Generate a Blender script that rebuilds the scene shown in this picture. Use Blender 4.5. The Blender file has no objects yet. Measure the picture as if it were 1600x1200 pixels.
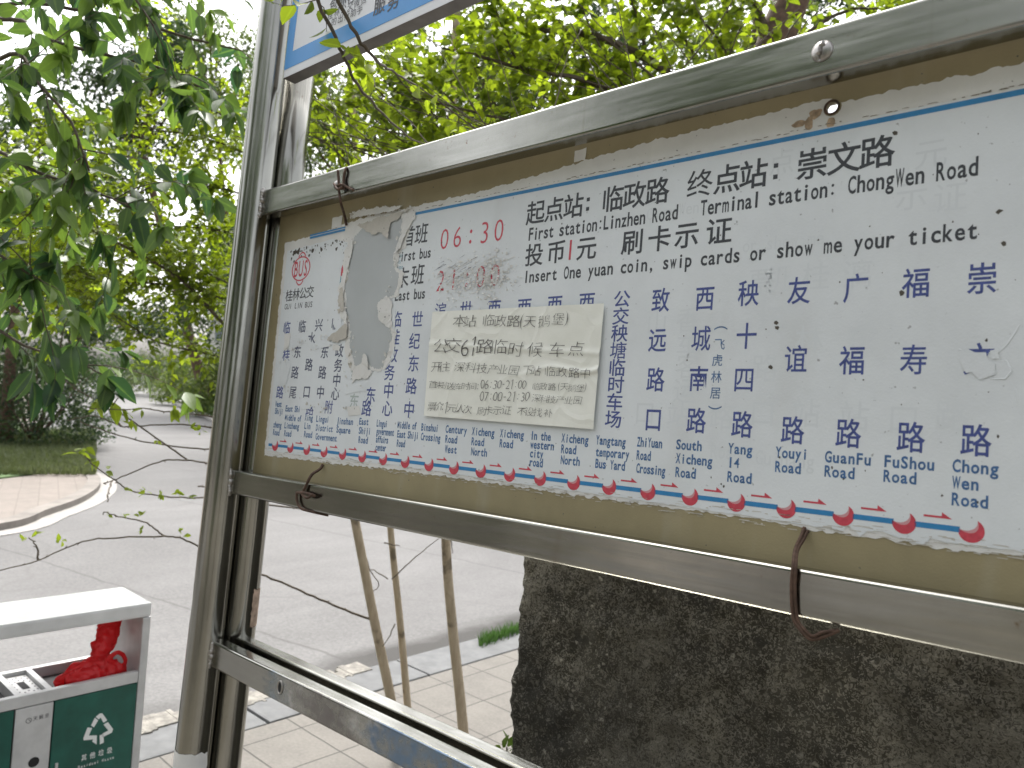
import bpy, bmesh, math, random
import numpy as np
from mathutils import Matrix, Vector, noise
from mathutils.geometry import delaunay_2d_cdt
S = bpy.context.scene
COL = S.collection
rnd = random.Random(7)
rng = np.random.default_rng(11)
R = math.radians
# ------------------------------------------------------------------ camera
CAM = np.array([0.0, 0.0, 1.6])
CR = np.array([[0.74408, -0.04581, 0.66652], [0.6639, -0.06097, -0.74534], [0.07478, 0.99709, -0.01496]])
cd = bpy.data.cameras.new('camera')
cam = bpy.data.objects.new('camera', cd)
COL.objects.link(cam)
M = Matrix([list(r) for r in CR]).to_4x4()
M.translation = Vector(CAM)
cam.matrix_world = M
cd.sensor_width = 36.0
cd.lens = 27.0
cd.clip_start = 0.02
cd.clip_end = 2000
cd.dof.use_dof = True
cd.dof.focus_distance = 1.05
cd.dof.aperture_fstop = 9.0
S.camera = cam
# ------------------------------------------------------------------ light
SUN_EL, SUN_AZ = R(58), R(300)          # sun stands high, ahead and to the left, behind thin cloud
world = bpy.data.worlds.new('World')
S.world = world
world.use_nodes = True
wn = world.node_tree
bg = wn.nodes['Background']
sky = wn.nodes.new('ShaderNodeTexSky')
sky.sky_type = 'NISHITA'
sky.sun_disc = False
sky.sun_elevation = SUN_EL
sky.sun_rotation = SUN_AZ
sky.air_density = 1.0
sky.dust_density = 6.0
hs = wn.nodes.new('ShaderNodeHueSaturation')
hs.inputs['Saturation'].default_value = 0.22
wn.links.new(sky.outputs[0], hs.inputs['Color'])
wn.links.new(hs.outputs[0], bg.inputs[0])
bg.inputs[1].default_value = 0.15
sl = bpy.data.lights.new('sun', 'SUN')
sl.energy = 1.0
sl.angle = R(14)
sl.color = (1.0, 0.96, 0.9)
sun = bpy.data.objects.new('sun', sl)
COL.objects.link(sun)
sdir = Vector((math.sin(SUN_AZ) * math.cos(SUN_EL), math.cos(SUN_AZ) * math.cos(SUN_EL), math.sin(SUN_EL)))
sun.rotation_euler = sdir.to_track_quat('Z', 'Y').to_euler()
sun.location = (-6, 6, 12)
S.view_settings.view_transform = 'Standard'
S.view_settings.look = 'None'
S.view_settings.gamma = 1
S.view_settings.exposure = 1.5

# ------------------------------------------------------------------ helpers
def ray(px, py):
    return CR @ np.array([(px - 800) / 1200.0, -(py - 600) / 1200.0, -1.0])
def pw(px, py, t):
    return CAM + ray(px, py) * t
def gp(px, py, z=0.0):
    r = ray(px, py)
    return CAM + r * ((z - CAM[2]) / r[2])
# leaning board frame: columns are right, into the scene, up
BM = np.array([[0.99947, 0.00167, -0.03252], [0.0, 0.99869, 0.05123], [0.03256, -0.0512, 0.99816]])
D = 0.7447                                # camera to panel plane
DF = 0.707                                # camera to the face of the front rails
def bp(px, py, d=D):
    """where the sight line of a spot of the board meets the plane d in board coordinates (x, z)"""
    b = BM.T @ ray(px, py)
    b = b * (d / b[1])
    return b[0], b[2]
def b2w(b):
    return CAM + BM @ np.asarray(b, float)
BASE = (-1.316, 0.735, -1.56)             # foot of the left posts in board coordinates

def tag(o, label=None, cat=None, group=None, kind=None):
    if label: o['label'] = label
    if cat: o['category'] = cat
    if group: o['group'] = group
    if kind: o['kind'] = kind
    return o
def empty(name, loc, label, cat, group=None):
    o = bpy.data.objects.new(name, None)
    COL.objects.link(o)
    o.location = loc
    o.empty_display_size = 0.1
    return tag(o, label, cat, group)
def link(name, me, parent=None, mat=None, smooth=False):
    o = bpy.data.objects.new(name, me)
    COL.objects.link(o)
    if parent is not None: o.parent = parent
    if mat is not None: me.materials.append(mat)
    if smooth and len(me.polygons):
        me.polygons.foreach_set('use_smooth', [True] * len(me.polygons))
    return o
def mesh(verts, faces):
    me = bpy.data.meshes.new('m')
    me.from_pydata([tuple(map(float, v)) for v in verts], [], [tuple(map(int, f)) for f in faces])
    me.update()
    return me

class MB:
    """collects shapes into one mesh"""
    def __init__(s): s.v = []; s.f = []
    def add(s, v, f):
        n = len(s.v); s.v += [tuple(map(float, p)) for p in v]; s.f += [tuple(i + n for i in q) for q in f]; return s
    def box(s, a, b, bev=0.0):
        bm = bmesh.new()
        bmesh.ops.create_cube(bm, size=1)
        a = np.array(a, float); b = np.array(b, float)
        for v in bm.verts:
            v.co = Vector((a + b) / 2 + np.array(v.co) * (b - a))
        if bev > 0:
            bmesh.ops.bevel(bm, geom=list(bm.edges), offset=bev, segments=2, profile=0.7, affect='EDGES')
        bm.verts.index_update()
        s.add([v.co[:] for v in bm.verts], [[v.index for v in f.verts] for f in bm.faces])
        bm.free(); return s
    def tube(s, pts, rad, n=8, caps=True):
        pts = [np.array(p, float) for p in pts]
        k = len(pts)
        if not hasattr(rad, '__len__'): rad = [rad] * k
        V = []; F = []
        t0 = pts[1] - pts[0]; t0 /= np.linalg.norm(t0) + 1e-12
        ref = np.array([0, 0, 1.0]) if abs(t0[2]) < 0.9 else np.array([1.0, 0, 0])
        u = np.cross(t0, ref); u /= np.linalg.norm(u)
        for i in range(k):
            t = pts[min(i + 1, k - 1)] - pts[max(i - 1, 0)]
            t /= np.linalg.norm(t) + 1e-12
            u = u - t * np.dot(u, t); u /= np.linalg.norm(u) + 1e-12
            w = np.cross(t, u)
            for j in range(n):
                a = 2 * math.pi * j / n
                V.append(pts[i] + rad[i] * (math.cos(a) * u + math.sin(a) * w))
        for i in range(k - 1):
            for j in range(n):
                F.append((i * n + j, i * n + (j + 1) % n, (i + 1) * n + (j + 1) % n, (i + 1) * n + j))
        if caps:
            F.append(tuple(range(n))[::-1]); F.append(tuple((k - 1) * n + j for j in range(n)))
        return s.add(V, F)
    def build(s, name, mat, parent=None, smooth=False):
        return link(name, mesh(s.v, s.f), parent, mat, smooth)

def smoothpoly(pts, n=6):
    """Catmull-Rom through the points"""
    P = [np.array(p, float) for p in pts]
    P = [2 * P[0] - P[1]] + P + [2 * P[-1] - P[-2]]
    out = []
    for i in range(1, len(P) - 2):
        for k in range(n):
            t = k / n
            a, b, c, d = P[i - 1], P[i], P[i + 1], P[i + 2]
            out.append(0.5 * ((2 * b) + (c - a) * t + (2 * a - 5 * b + 4 * c - d) * t * t + (3 * b - a - 3 * c + d) * t ** 3))
    out.append(P[-2])
    return out

# ------------------------------------------------------------------ materials
def mat(name):
    m = bpy.data.materials.new(name); m.use_nodes = True
    return m, m.node_tree, m.node_tree.nodes['Principled BSDF']
def N(nt, typ, **kw):
    n = nt.nodes.new(typ)
    for k, v in kw.items():
        if hasattr(n, k): setattr(n, k, v)
        else: n.inputs[k].default_value = v
    return n
def objco(nt, scale=(1, 1, 1)):
    tc = N(nt, 'ShaderNodeTexCoord'); mp = N(nt, 'ShaderNodeMapping')
    mp.inputs['Scale'].default_value = scale
    nt.links.new(tc.outputs['Object'], mp.inputs['Vector'])
    return mp.outputs[0]
def nz(nt, vec, scale, detail=4, rough=0.6):
    n = N(nt, 'ShaderNodeTexNoise'); n.inputs['Scale'].default_value = scale
    n.inputs['Detail'].default_value = detail; n.inputs['Roughness'].default_value = rough
    nt.links.new(vec, n.inputs['Vector']); return n.outputs['Fac']
def ramp(nt, fac, stops):
    r = N(nt, 'ShaderNodeValToRGB'); e = r.color_ramp.elements
    while len(e) < len(stops): e.new(0.5)
    for i, (p, c) in enumerate(stops):
        e[i].position = p; e[i].color = (*c, 1) if len(c) == 3 else c
    nt.links.new(fac, r.inputs[0]); return r.outputs[0]
def mixc(nt, fac, a, b, typ='MIX'):
    m = N(nt, 'ShaderNodeMix', data_type='RGBA', blend_type=typ)
    if isinstance(fac, (int, float)): m.inputs[0].default_value = fac
    else: nt.links.new(fac, m.inputs[0])
    for i, c in ((6, a), (7, b)):
        if isinstance(c, tuple): m.inputs[i].default_value = (*c, 1)
        else: nt.links.new(c, m.inputs[i])
    return m.outputs[2]
def bump(nt, bs, h, strength=0.3, dist=0.002):
    b = N(nt, 'ShaderNodeBump'); b.inputs['Strength'].default_value = strength; b.inputs['Distance'].default_value = dist
    nt.links.new(h, b.inputs['Height']); nt.links.new(b.outputs[0], bs.inputs['Normal'])
def plain(name, col, rough=0.6, metal=0.0, var=0.0, scale=30, bmp=0.0, spec=0.5):
    m, nt, bs = mat(name)
    bs.inputs['Roughness'].default_value = rough; bs.inputs['Metallic'].default_value = metal
    bs.inputs['Specular IOR Level'].default_value = spec
    bs.inputs['Base Color'].default_value = (*col, 1)
    if var or bmp:
        f = nz(nt, objco(nt), scale)
        if var:
            lo = tuple(c * (1 - var) for c in col); hi = tuple(min(1, c * (1 + var)) for c in col)
            nt.links.new(ramp(nt, f, [(0.3, lo), (0.7, hi)]), bs.inputs['Base Color'])
        if bmp: bump(nt, bs, f, bmp, 0.004)
    return m
def steel(name, stretch, base=(0.365, 0.36, 0.325), rough=(0.12, 0.26)):
    m, nt, bs = mat(name)
    bs.inputs['Metallic'].default_value = 1.0
    v = objco(nt, stretch); w = objco(nt)
    f = nz(nt, v, 1.0, 5, 0.65); g = nz(nt, w, 9.0, 4); h = nz(nt, w, 60.0, 5, 0.75)
    c = ramp(nt, g, [(0.3, tuple(x * 0.80 for x in base)), (0.7, base)])
    c2 = mixc(nt, ramp(nt, h, [(0.64, (0, 0, 0)), (0.74, (1, 1, 1))]), c, (0.20, 0.15, 0.10))
    st = nz(nt, objco(nt, (11, 0.4, 1.0) if stretch[0] < stretch[1] else (9, 9, 1.2)), 1.0, 5, 0.7)
    c2 = mixc(nt, ramp(nt, st, [(0.60, (0, 0, 0)), (0.74, (0.6,) * 3)]), c2, (0.20, 0.145, 0.09))
    nt.links.new(c2, bs.inputs['Base Color'])
    rr = ramp(nt, f, [(0.25, (rough[0],) * 3), (0.75, (rough[1],) * 3)])
    nt.links.new(rr, bs.inputs['Roughness'])
    wv = nz(nt, objco(nt, tuple(1 + 0.02 * x for x in stretch)), 7.0, 2)
    b1 = N(nt, 'ShaderNodeBump'); b1.inputs['Strength'].default_value = 0.05; b1.inputs['Distance'].default_value = 0.001; nt.links.new(f, b1.inputs['Height'])
    b2 = N(nt, 'ShaderNodeBump'); b2.inputs['Strength'].default_value = 0.12; b2.inputs['Distance'].default_value = 0.006; nt.links.new(wv, b2.inputs['Height']); nt.links.new(b1.outputs[0], b2.inputs['Normal'])
    nt.links.new(b2.outputs[0], bs.inputs['Normal'])
    return m
M_POST = steel('brushed_steel_upright', (230, 230, 1.2))
M_RAIL = steel('brushed_steel_rail', (1.2, 200, 200))
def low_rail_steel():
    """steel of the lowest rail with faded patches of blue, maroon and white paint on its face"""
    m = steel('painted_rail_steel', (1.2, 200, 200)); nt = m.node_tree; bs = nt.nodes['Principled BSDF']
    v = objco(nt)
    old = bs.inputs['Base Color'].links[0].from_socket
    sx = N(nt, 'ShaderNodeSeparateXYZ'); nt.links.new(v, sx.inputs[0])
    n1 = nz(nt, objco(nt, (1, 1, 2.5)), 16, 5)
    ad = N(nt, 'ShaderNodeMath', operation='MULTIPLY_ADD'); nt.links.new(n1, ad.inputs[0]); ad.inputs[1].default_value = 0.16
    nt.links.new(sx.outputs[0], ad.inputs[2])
    # local x runs from the posts: 0.27 to 0.75 carries the reflection-like patches put into the colour
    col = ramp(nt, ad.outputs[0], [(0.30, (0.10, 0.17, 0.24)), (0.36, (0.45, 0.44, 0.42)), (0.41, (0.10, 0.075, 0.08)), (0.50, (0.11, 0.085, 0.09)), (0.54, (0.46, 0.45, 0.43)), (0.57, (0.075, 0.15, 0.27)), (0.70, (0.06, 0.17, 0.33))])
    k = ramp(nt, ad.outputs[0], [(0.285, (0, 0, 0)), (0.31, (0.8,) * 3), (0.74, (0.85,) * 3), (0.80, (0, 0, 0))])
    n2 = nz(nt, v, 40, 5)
    patch_mask = ramp(nt, n2, [(0.28, (0, 0, 0)), (0.62, (.85, .85, .85))])
    kk = mixc(nt, 1.0, k, patch_mask, 'MULTIPLY')
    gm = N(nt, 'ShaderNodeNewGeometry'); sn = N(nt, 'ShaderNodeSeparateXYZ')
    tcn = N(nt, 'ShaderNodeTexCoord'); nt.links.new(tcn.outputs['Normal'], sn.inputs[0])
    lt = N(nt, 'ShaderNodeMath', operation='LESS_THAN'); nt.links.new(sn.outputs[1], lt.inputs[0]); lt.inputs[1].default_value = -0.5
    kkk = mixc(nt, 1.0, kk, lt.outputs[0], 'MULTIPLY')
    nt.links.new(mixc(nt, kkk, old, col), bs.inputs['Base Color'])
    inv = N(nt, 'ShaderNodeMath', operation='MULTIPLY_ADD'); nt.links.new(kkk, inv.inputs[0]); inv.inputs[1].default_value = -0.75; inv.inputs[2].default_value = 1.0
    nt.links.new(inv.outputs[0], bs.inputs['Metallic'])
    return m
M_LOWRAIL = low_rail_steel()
def poster_mat(name, base, grime=0.5):
    m, nt, bs = mat(name)
    v = objco(nt)
    bs.inputs['Roughness'].default_value = 0.5
    bs.inputs['Specular IOR Level'].default_value = 0.35
    f = nz(nt, v, 7, 6, 0.65); s = nz(nt, v, 150, 3, 0.5); w = nz(nt, objco(nt, (14, 1, 3)), 1.0, 4); s2 = nz(nt, v, 420, 2, 0.5)
    c = ramp(nt, f, [(0.28, tuple(x * (1 - 0.22 * grime) for x in base)), (0.6, base)])
    c = mixc(nt, ramp(nt, w, [(0.55, (0, 0, 0)), (0.8, (0.35 * grime,) * 3)]), c, (0.42, 0.41, 0.36))
    c = mixc(nt, ramp(nt, s, [(0.70, (0, 0, 0)), (0.74, (0.85 * grime + 0.1,) * 3)]), c, (0.10, 0.095, 0.085))
    nt.links.new(c, bs.inputs['Base Color'])
    ad = N(nt, 'ShaderNodeMath', operation='ADD'); nt.links.new(f, ad.inputs[0]); nt.links.new(s2, ad.inputs[1])
    bump(nt, bs, ad.outputs[0], 0.10, 0.002)
    return m
M_POSTER = poster_mat('poster_print', (0.735, 0.77, 0.79), 0.5)
M_PAPER = poster_mat('old_paper', (0.76, 0.755, 0.73), 0.8)
M_PAPERBACK = poster_mat('paper_back', (0.55, 0.52, 0.46), 1.0)
M_TORN = plain('torn_grey_film', (0.43, 0.455, 0.46), 0.45, var=0.06, scale=9, bmp=0.03)
M_BOARD = poster_mat('beige_board', (0.335, 0.285, 0.165), 1.0)
M_BLACK = plain('heading_ink', (0.045, 0.05, 0.058), 0.5, var=0.25, scale=220)
M_BLUE = plain('station_ink', (0.060, 0.085, 0.27), 0.5, var=0.25, scale=220)
M_LBLUE = plain('label_ink', (0.055, 0.14, 0.31), 0.5, var=0.25, scale=220)
M_NAVY = plain('old_ink', (0.06, 0.07, 0.13), 0.5, var=0.3, scale=260)
M_RED = plain('red_ink', (0.56, 0.06, 0.09), 0.5, var=0.15, scale=200)
M_PINK = plain('faded_red_ink', (0.60, 0.30, 0.32), 0.5)
M_LINE = plain('route_blue', (0.03, 0.22, 0.47), 0.5, var=0.12, scale=60)
M_GHOST = plain('ghost_ink', (0.67, 0.705, 0.725), 0.55)
M_GHOSTG = plain('ghost_green_ink', (0.40, 0.46, 0.44), 0.55)
M_PENCIL = plain('pen_ink', (0.09, 0.085, 0.08), 0.6, var=0.3, scale=300)
M_RUST = plain('rusty_wire', (0.10, 0.060, 0.042), 0.75, metal=0.3, var=0.45, scale=90, bmp=0.5)
M_SCREW = plain('screw_steel', (0.40, 0.38, 0.36), 0.35, metal=1.0, var=0.2, scale=120)
M_DARK = plain('dark_gap', (0.012, 0.012, 0.012), 0.8)

# ------------------------------------------------------------------ lettering
_gc = {}
_fc = bpy.data.curves.new('glyph', 'FONT'); _fc.resolution_u = 3
_fo = bpy.data.objects.new('glyph', _fc); COL.objects.link(_fo)
def glyph(ch, off):
    k = (ch, off)
    if k not in _gc:
        _fc.body = ch; _fc.offset = off
        dg = bpy.context.evaluated_depsgraph_get(); dg.update()
        me = bpy.data.meshes.new_from_object(_fo.evaluated_get(dg))
        v = np.array([p.co[:2] for p in me.vertices]) if len(me.vertices) else np.zeros((0, 2))
        f = [tuple(p.vertices) for p in me.polygons]
        bpy.data.meshes.remove(me)
        _gc[k] = (v, f)
    return _gc[k]
def thin(ch, want):
    """the thinnest stroke, not below want, at which the glyph still fills without dropping pieces"""
    def area(off):
        v, f = glyph(ch, off); return sum(abs(sum(v[t[i]][0] * v[t[(i + 1) % len(t)]][1] - v[t[(i + 1) % len(t)]][0] * v[t[i]][1] for i in range(len(t)))) / 2 for t in f)
    a0, a1 = area(0.0), area(-0.003)
    off = want
    while off < -0.003:
        e = a0 + (a1 - a0) / 0.003 * -off
        if area(off) > 0.86 * e and e > 0: return off
        off += 0.001
    return 0.0
def bold(ch, want):
    """the heaviest stroke, not above want, at which the glyph still fills cleanly"""
    def area(off):
        v, f = glyph(ch, off); return sum(abs(sum(v[t[i]][0] * v[t[(i + 1) % len(t)]][1] - v[t[(i + 1) % len(t)]][0] * v[t[i]][1] for i in range(len(t)))) / 2 for t in f)
    a0, a1 = area(0.0), area(0.002); off = want
    while off > 0.001:
        e = a0 + (a1 - a0) / 0.002 * off
        if 0.955 * e < area(off) < 1.03 * e: return off
        off -= 0.001
    return 0.0
class Ink:
    """glyphs set on a board plane (x right, z up), one mesh"""
    def __init__(s): s.v = []; s.f = []
    def put(s, ch, cx, cz, w, h, off=0.0, rot=0.0, shear=0.0, box=None):
        """CJK: centre of the em cell and its size"""
        if off > 0.003: off = bold(ch, off)
        v, f = glyph(ch, off)
        if not len(v): return
        c = np.array([0.5, 0.38]) if ord(ch) > 0x2000 else (v.max(0) + v.min(0)) / 2
        q = (v - c) * np.array([w, h])
        q[:, 0] += q[:, 1] * shear
        ca, sa = math.cos(rot), math.sin(rot)
        q = q @ np.array([[ca, sa], [-sa, ca]]) + np.array([cx, cz])
        n = len(s.v); s.v += q.tolist(); s.f += [tuple(i + n for i in t) for t in f]
    def latin(s, text, x, z, cell, cap, off=0.0, fill=0.86):
        """monospaced narrow lettering: x left, z baseline, cap height"""
        k = cap / 0.727
        for i, ch in enumerate(text):
            if ch == ' ': continue
            if ch == ':':
                for zz in (0.16, 0.62):
                    s.poly([(x + cell * (i + 0.5) + cap * 0.075 * math.cos(a), z + cap * (zz + 0.085 * math.sin(a))) for a in np.linspace(0, 5.5, 10)])
                continue
            v, f = glyph(ch, bold(ch, off) if off > 0 else off)
            if not len(v): continue
            w = v[:, 0].max() - v[:, 0].min(); mid = (v[:, 0].max() + v[:, 0].min()) / 2
            kx = k * 0.86
            if w * kx > cell * fill: kx = cell * fill / w
            q = np.stack([(v[:, 0] - mid) * kx + x + cell * (i + 0.5), v[:, 1] * k + z], 1)
            n = len(s.v); s.v += q.tolist(); s.f += [tuple(j + n for j in t) for t in f]
    def poly(s, pts):
        n = len(s.v); s.v += [list(p) for p in pts]; s.f.append(tuple(range(n, n + len(pts)))); return s
    def strip(s, a, b):
        n = len(s.v); k = len(a); s.v += [list(p) for p in a] + [list(p) for p in b]
        s.f += [(n + i, n + i + 1, n + k + i + 1, n + k + i) for i in range(k - 1)]; return s
    def build(s, name, m, parent, y, off, dispf=None):
        V = [(p[0] - off[0], (y if dispf is None else y - dispf(p[0], p[1])) - off[1], p[1] - off[2]) for p in s.v]
        # faces look towards the viewer (-y)
        return link(name, mesh(V, s.f), parent, m)

def jag(pts, amp, step, seed=0, closed=True):
    r = random.Random(seed); out = []
    n = len(pts); rng_ = range(n if closed else n - 1)
    for i in rng_:
        a = np.array(pts[i]); b = np.array(pts[(i + 1) % n]); L = np.linalg.norm(b - a); k = max(1, int(L / step))
        nn = np.array([-(b - a)[1], (b - a)[0]]) / (L + 1e-9)
        for j in range(k):
            p = a + (b - a) * j / k
            if j or amp > 0:
                w = noise.noise(Vector((p[0] * 90 + seed * 7.3, p[1] * 90, seed))) * 1.3 + r.uniform(-.45, .45)
                p = p + nn * amp * w
            out.append(tuple(p))
    if not closed: out.append(tuple(pts[-1]))
    return out
def sheet(outer, holes, y, th, off):
    """flat sheet with thickness th whose front is the plane y; outlines are (x, z)"""
    V = []; E = []; 
    for lp in [outer] + holes:
        n = len(V); V += [Vector(p) for p in lp]; E += [(n + i, n + (i + 1) % len(lp)) for i in range(len(lp))]
    ov, oe, of, *_ = delaunay_2d_cdt(V, E, [], 2 if holes else 1, 1e-6)
    ov = [p[:] for p in ov]
    if holes:
        def inside(p, lp):
            c = False; x, y_ = p; j = len(lp) - 1
            for i in range(len(lp)):
                if (lp[i][1] > y_) != (lp[j][1] > y_) and x < (lp[j][0] - lp[i][0]) * (y_ - lp[i][1]) / (lp[j][1] - lp[i][1] + 1e-15) + lp[i][0]: c = not c
                j = i
            return c
        ff = []
        for t in of:
            c = np.mean([ov[i] for i in t], axis=0)
            if not any(inside(c, h) for h in holes): ff.append(t)
        of = ff
    n = len(ov)
    verts = [(p[0] - off[0], y - off[1], p[1] - off[2]) for p in ov] + [(p[0] - off[0], y + th - off[1], p[1] - off[2]) for p in ov]
    faces = [tuple(t) for t in of] + [tuple(i + n for i in reversed(t)) for t in of]
    cnt = {}
    for t in of:
        for i in range(len(t)):
            a, b = t[i], t[(i + 1) % len(t)]; cnt[(a, b)] = cnt.get((a, b), 0) + 1
    for (a, b) in cnt:
        if (b, a) not in cnt: faces.append((b, a, a + n, b + n))
    return mesh(verts, faces)
def board_empty(name, base, label, cat):
    o = empty(name, (0, 0, 0), label, cat)
    m = Matrix([list(r) for r in BM]).to_4x4(); m.translation = Vector(b2w(base)); o.matrix_world = m
    return o
# ------------------------------------------------------------------ ground
def paving(name, c1, c2, mortar, bw, bh, off=0.0, rot=0.0, msize=0.004, stain=0.5):
    m, nt, bs = mat(name)
    tc = N(nt, 'ShaderNodeTexCoord'); mp = N(nt, 'ShaderNodeMapping'); mp.inputs['Rotation'].default_value = (0, 0, rot)
    nt.links.new(tc.outputs['Object'], mp.inputs['Vector'])
    # a little wobble so the joints are not ruler straight
    wv = N(nt, 'ShaderNodeTexNoise'); wv.inputs['Scale'].default_value = 3.0; nt.links.new(mp.outputs[0], wv.inputs['Vector'])
    wm = N(nt, 'ShaderNodeVectorMath', operation='MULTIPLY_ADD'); nt.links.new(wv.outputs['Color'], wm.inputs[0]); wm.inputs[1].default_value = (0.016, 0.016, 0); nt.links.new(mp.outputs[0], wm.inputs[2])
    b = N(nt, 'ShaderNodeTexBrick'); b.offset = off
    nt.links.new(wm.outputs[0], b.inputs['Vector'])
    b.inputs['Color1'].default_value = (*c1, 1); b.inputs['Color2'].default_value = (*c2, 1); b.inputs['Mortar'].default_value = (*mortar, 1)
    b.inputs['Scale'].default_value = 1.0; b.inputs['Brick Width'].default_value = bw; b.inputs['Row Height'].default_value = bh
    b.inputs['Mortar Size'].default_value = msize; b.inputs['Mortar Smooth'].default_value = 0.4
    f = nz(nt, mp.outputs[0], 3.1, 7, 0.75); g = nz(nt, mp.outputs[0], 70, 3)
    c = mixc(nt, ramp(nt, f, [(0.38, (stain + .3,) * 3), (0.60, (0, 0, 0))]), b.outputs['Color'], tuple(x * 0.62 for x in c1))
    c = mixc(nt, 0.5, c, ramp(nt, g, [(0.3, tuple(x * 0.75 for x in c1)), (0.7, tuple(min(1, x * 1.2) for x in c1))]))
    c = mixc(nt, b.outputs['Fac'], c, mortar)
    nt.links.new(c, bs.inputs['Base Color']); bs.inputs['Roughness'].default_value = 0.85
    iv = N(nt, 'ShaderNodeMath', operation='SUBTRACT'); iv.inputs[0].default_value = 1; nt.links.new(b.outputs['Fac'], iv.inputs[1])
    bump(nt, bs, iv.outputs[0], 0.5, 0.004)
    return m
M_PAVE = paving('grey_paving', (0.150, 0.140, 0.124), (0.176, 0.163, 0.144), (0.045, 0.042, 0.037), 0.30, 0.30, 0.0)
M_FARPAVE = paving('pinkish_paving', (0.215, 0.185, 0.16), (0.235, 0.20, 0.175), (0.15, 0.13, 0.11), 0.4, 0.2, 0.5, 0.3)
def road_mat():
    m, nt, bs = mat('worn_concrete_road'); v = objco(nt)
    f = nz(nt, v, 0.35, 7, 0.62); g = nz(nt, v, 55, 3); st = nz(nt, objco(nt, (1.6, 0.25, 1)), 1.0, 6, 0.7)
    c = ramp(nt, f, [(0.32, (0.080, 0.078, 0.076)), (0.6, (0.148, 0.145, 0.142))])
    c = mixc(nt, ramp(nt, st, [(0.40, (0.6,) * 3), (0.58, (0, 0, 0))]), c, (0.085, 0.083, 0.081))
    c = mixc(nt, 0.35, c, ramp(nt, g, [(0.3, (0.055, 0.054, 0.053)), (0.7, (0.205, 0.20, 0.196))]))
    # cracks: thin bands of a stretched cell pattern
    vo = N(nt, 'ShaderNodeTexVoronoi', feature='DISTANCE_TO_EDGE'); vo.inputs['Scale'].default_value = 0.23
    wv = N(nt, 'ShaderNodeTexNoise'); wv.inputs['Scale'].default_value = 0.9; wv.inputs['Detail'].default_value = 5; nt.links.new(v, wv.inputs['Vector'])
    wm = N(nt, 'ShaderNodeVectorMath', operation='MULTIPLY_ADD'); nt.links.new(wv.outputs['Color'], wm.inputs[0]); wm.inputs[1].default_value = (0.9, 0.9, 0); nt.links.new(v, wm.inputs[2])
    nt.links.new(wm.outputs[0], vo.inputs['Vector'])
    c = mixc(nt, ramp(nt, vo.outputs['Distance'], [(0.0015, (0.6,) * 3), (0.0045, (0, 0, 0))]), c, (0.09, 0.087, 0.083))
    # dirt that has washed into the gutter along the near kerb
    sx = N(nt, 'ShaderNodeSeparateXYZ'); nt.links.new(v, sx.inputs[0])
    dn = nz(nt, objco(nt, (3, 1.2, 1)), 1.0, 5)
    ad = N(nt, 'ShaderNodeMath', operation='MULTIPLY_ADD'); nt.links.new(dn, ad.inputs[0]); ad.inputs[1].default_value = 0.5; nt.links.new(sx.outputs[0], ad.inputs[2])
    gut = N(nt, 'ShaderNodeMapRange'); gut.inputs[1].default_value = -3.56; gut.inputs[2].default_value = -3.38; nt.links.new(ad.outputs[0], gut.inputs[0])
    yr = N(nt, 'ShaderNodeMapRange'); yr.inputs[1].default_value = 2.2; yr.inputs[2].default_value = 3.0; yr.inputs[3].default_value = 0.35; nt.links.new(sx.outputs[1], yr.inputs[0])
    gm = N(nt, 'ShaderNodeMath', operation='MULTIPLY'); nt.links.new(gut.outputs[0], gm.inputs[0]); nt.links.new(yr.outputs[0], gm.inputs[1])
    c = mixc(nt, gm.outputs[0], c, (0.030, 0.028, 0.025))
    A_, B_ = gp(430, 995, -0.03), gp(600, 1050, -0.03); t_ = (B_ - A_)[:2]; t_ /= np.linalg.norm(t_)
    for (ox, oy, ws) in ((A_[0], A_[1], 0.016), (A_[0] - 4.2, A_[1] + 2.0, 0.02), (A_[0] + 1.0, A_[1] + 5.0, 0.016)):
        dt = N(nt, 'ShaderNodeVectorMath', operation='DOT_PRODUCT'); nt.links.new(wm.outputs[0] if False else v, dt.inputs[0]); dt.inputs[1].default_value = (-t_[1], t_[0], 0)
        wob = N(nt, 'ShaderNodeMath', operation='MULTIPLY_ADD'); nt.links.new(dn, wob.inputs[0]); wob.inputs[1].default_value = 0.10; nt.links.new(dt.outputs['Value'], wob.inputs[2])
        sb = N(nt, 'ShaderNodeMath', operation='SUBTRACT'); nt.links.new(wob.outputs[0], sb.inputs[0]); sb.inputs[1].default_value = -t_[1] * ox + t_[0] * oy + 0.05
        ab = N(nt, 'ShaderNodeMath', operation='ABSOLUTE'); nt.links.new(sb.outputs[0], ab.inputs[0])
        c = mixc(nt, ramp(nt, ab.outputs[0], [(ws * .4, (.62,) * 3), (ws, (0, 0, 0))]), c, (0.05, 0.048, 0.045))
    nt.links.new(c, bs.inputs['Base Color']); bs.inputs['Roughness'].default_value = 0.7; bs.inputs['Specular IOR Level'].default_value = 0.3
    bump(nt, bs, g, 0.25, 0.004)
    return m
M_ROAD = road_mat()
M_KERB = plain('kerb_concrete', (0.128, 0.131, 0.132), 0.85, var=0.22, scale=9, bmp=0.3)
M_WKERB = plain('pale_kerb', (0.30, 0.285, 0.265), 0.8, var=0.15, scale=5, bmp=0.2)
M_SOIL = plain('soil_and_weeds', (0.11, 0.10, 0.08), 0.95, var=0.5, scale=2.5, bmp=0.4)
M_VERGE = plain('verge_grass', (0.075, 0.12, 0.045), 0.95, var=0.5, scale=3.0, bmp=0.6)

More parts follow.
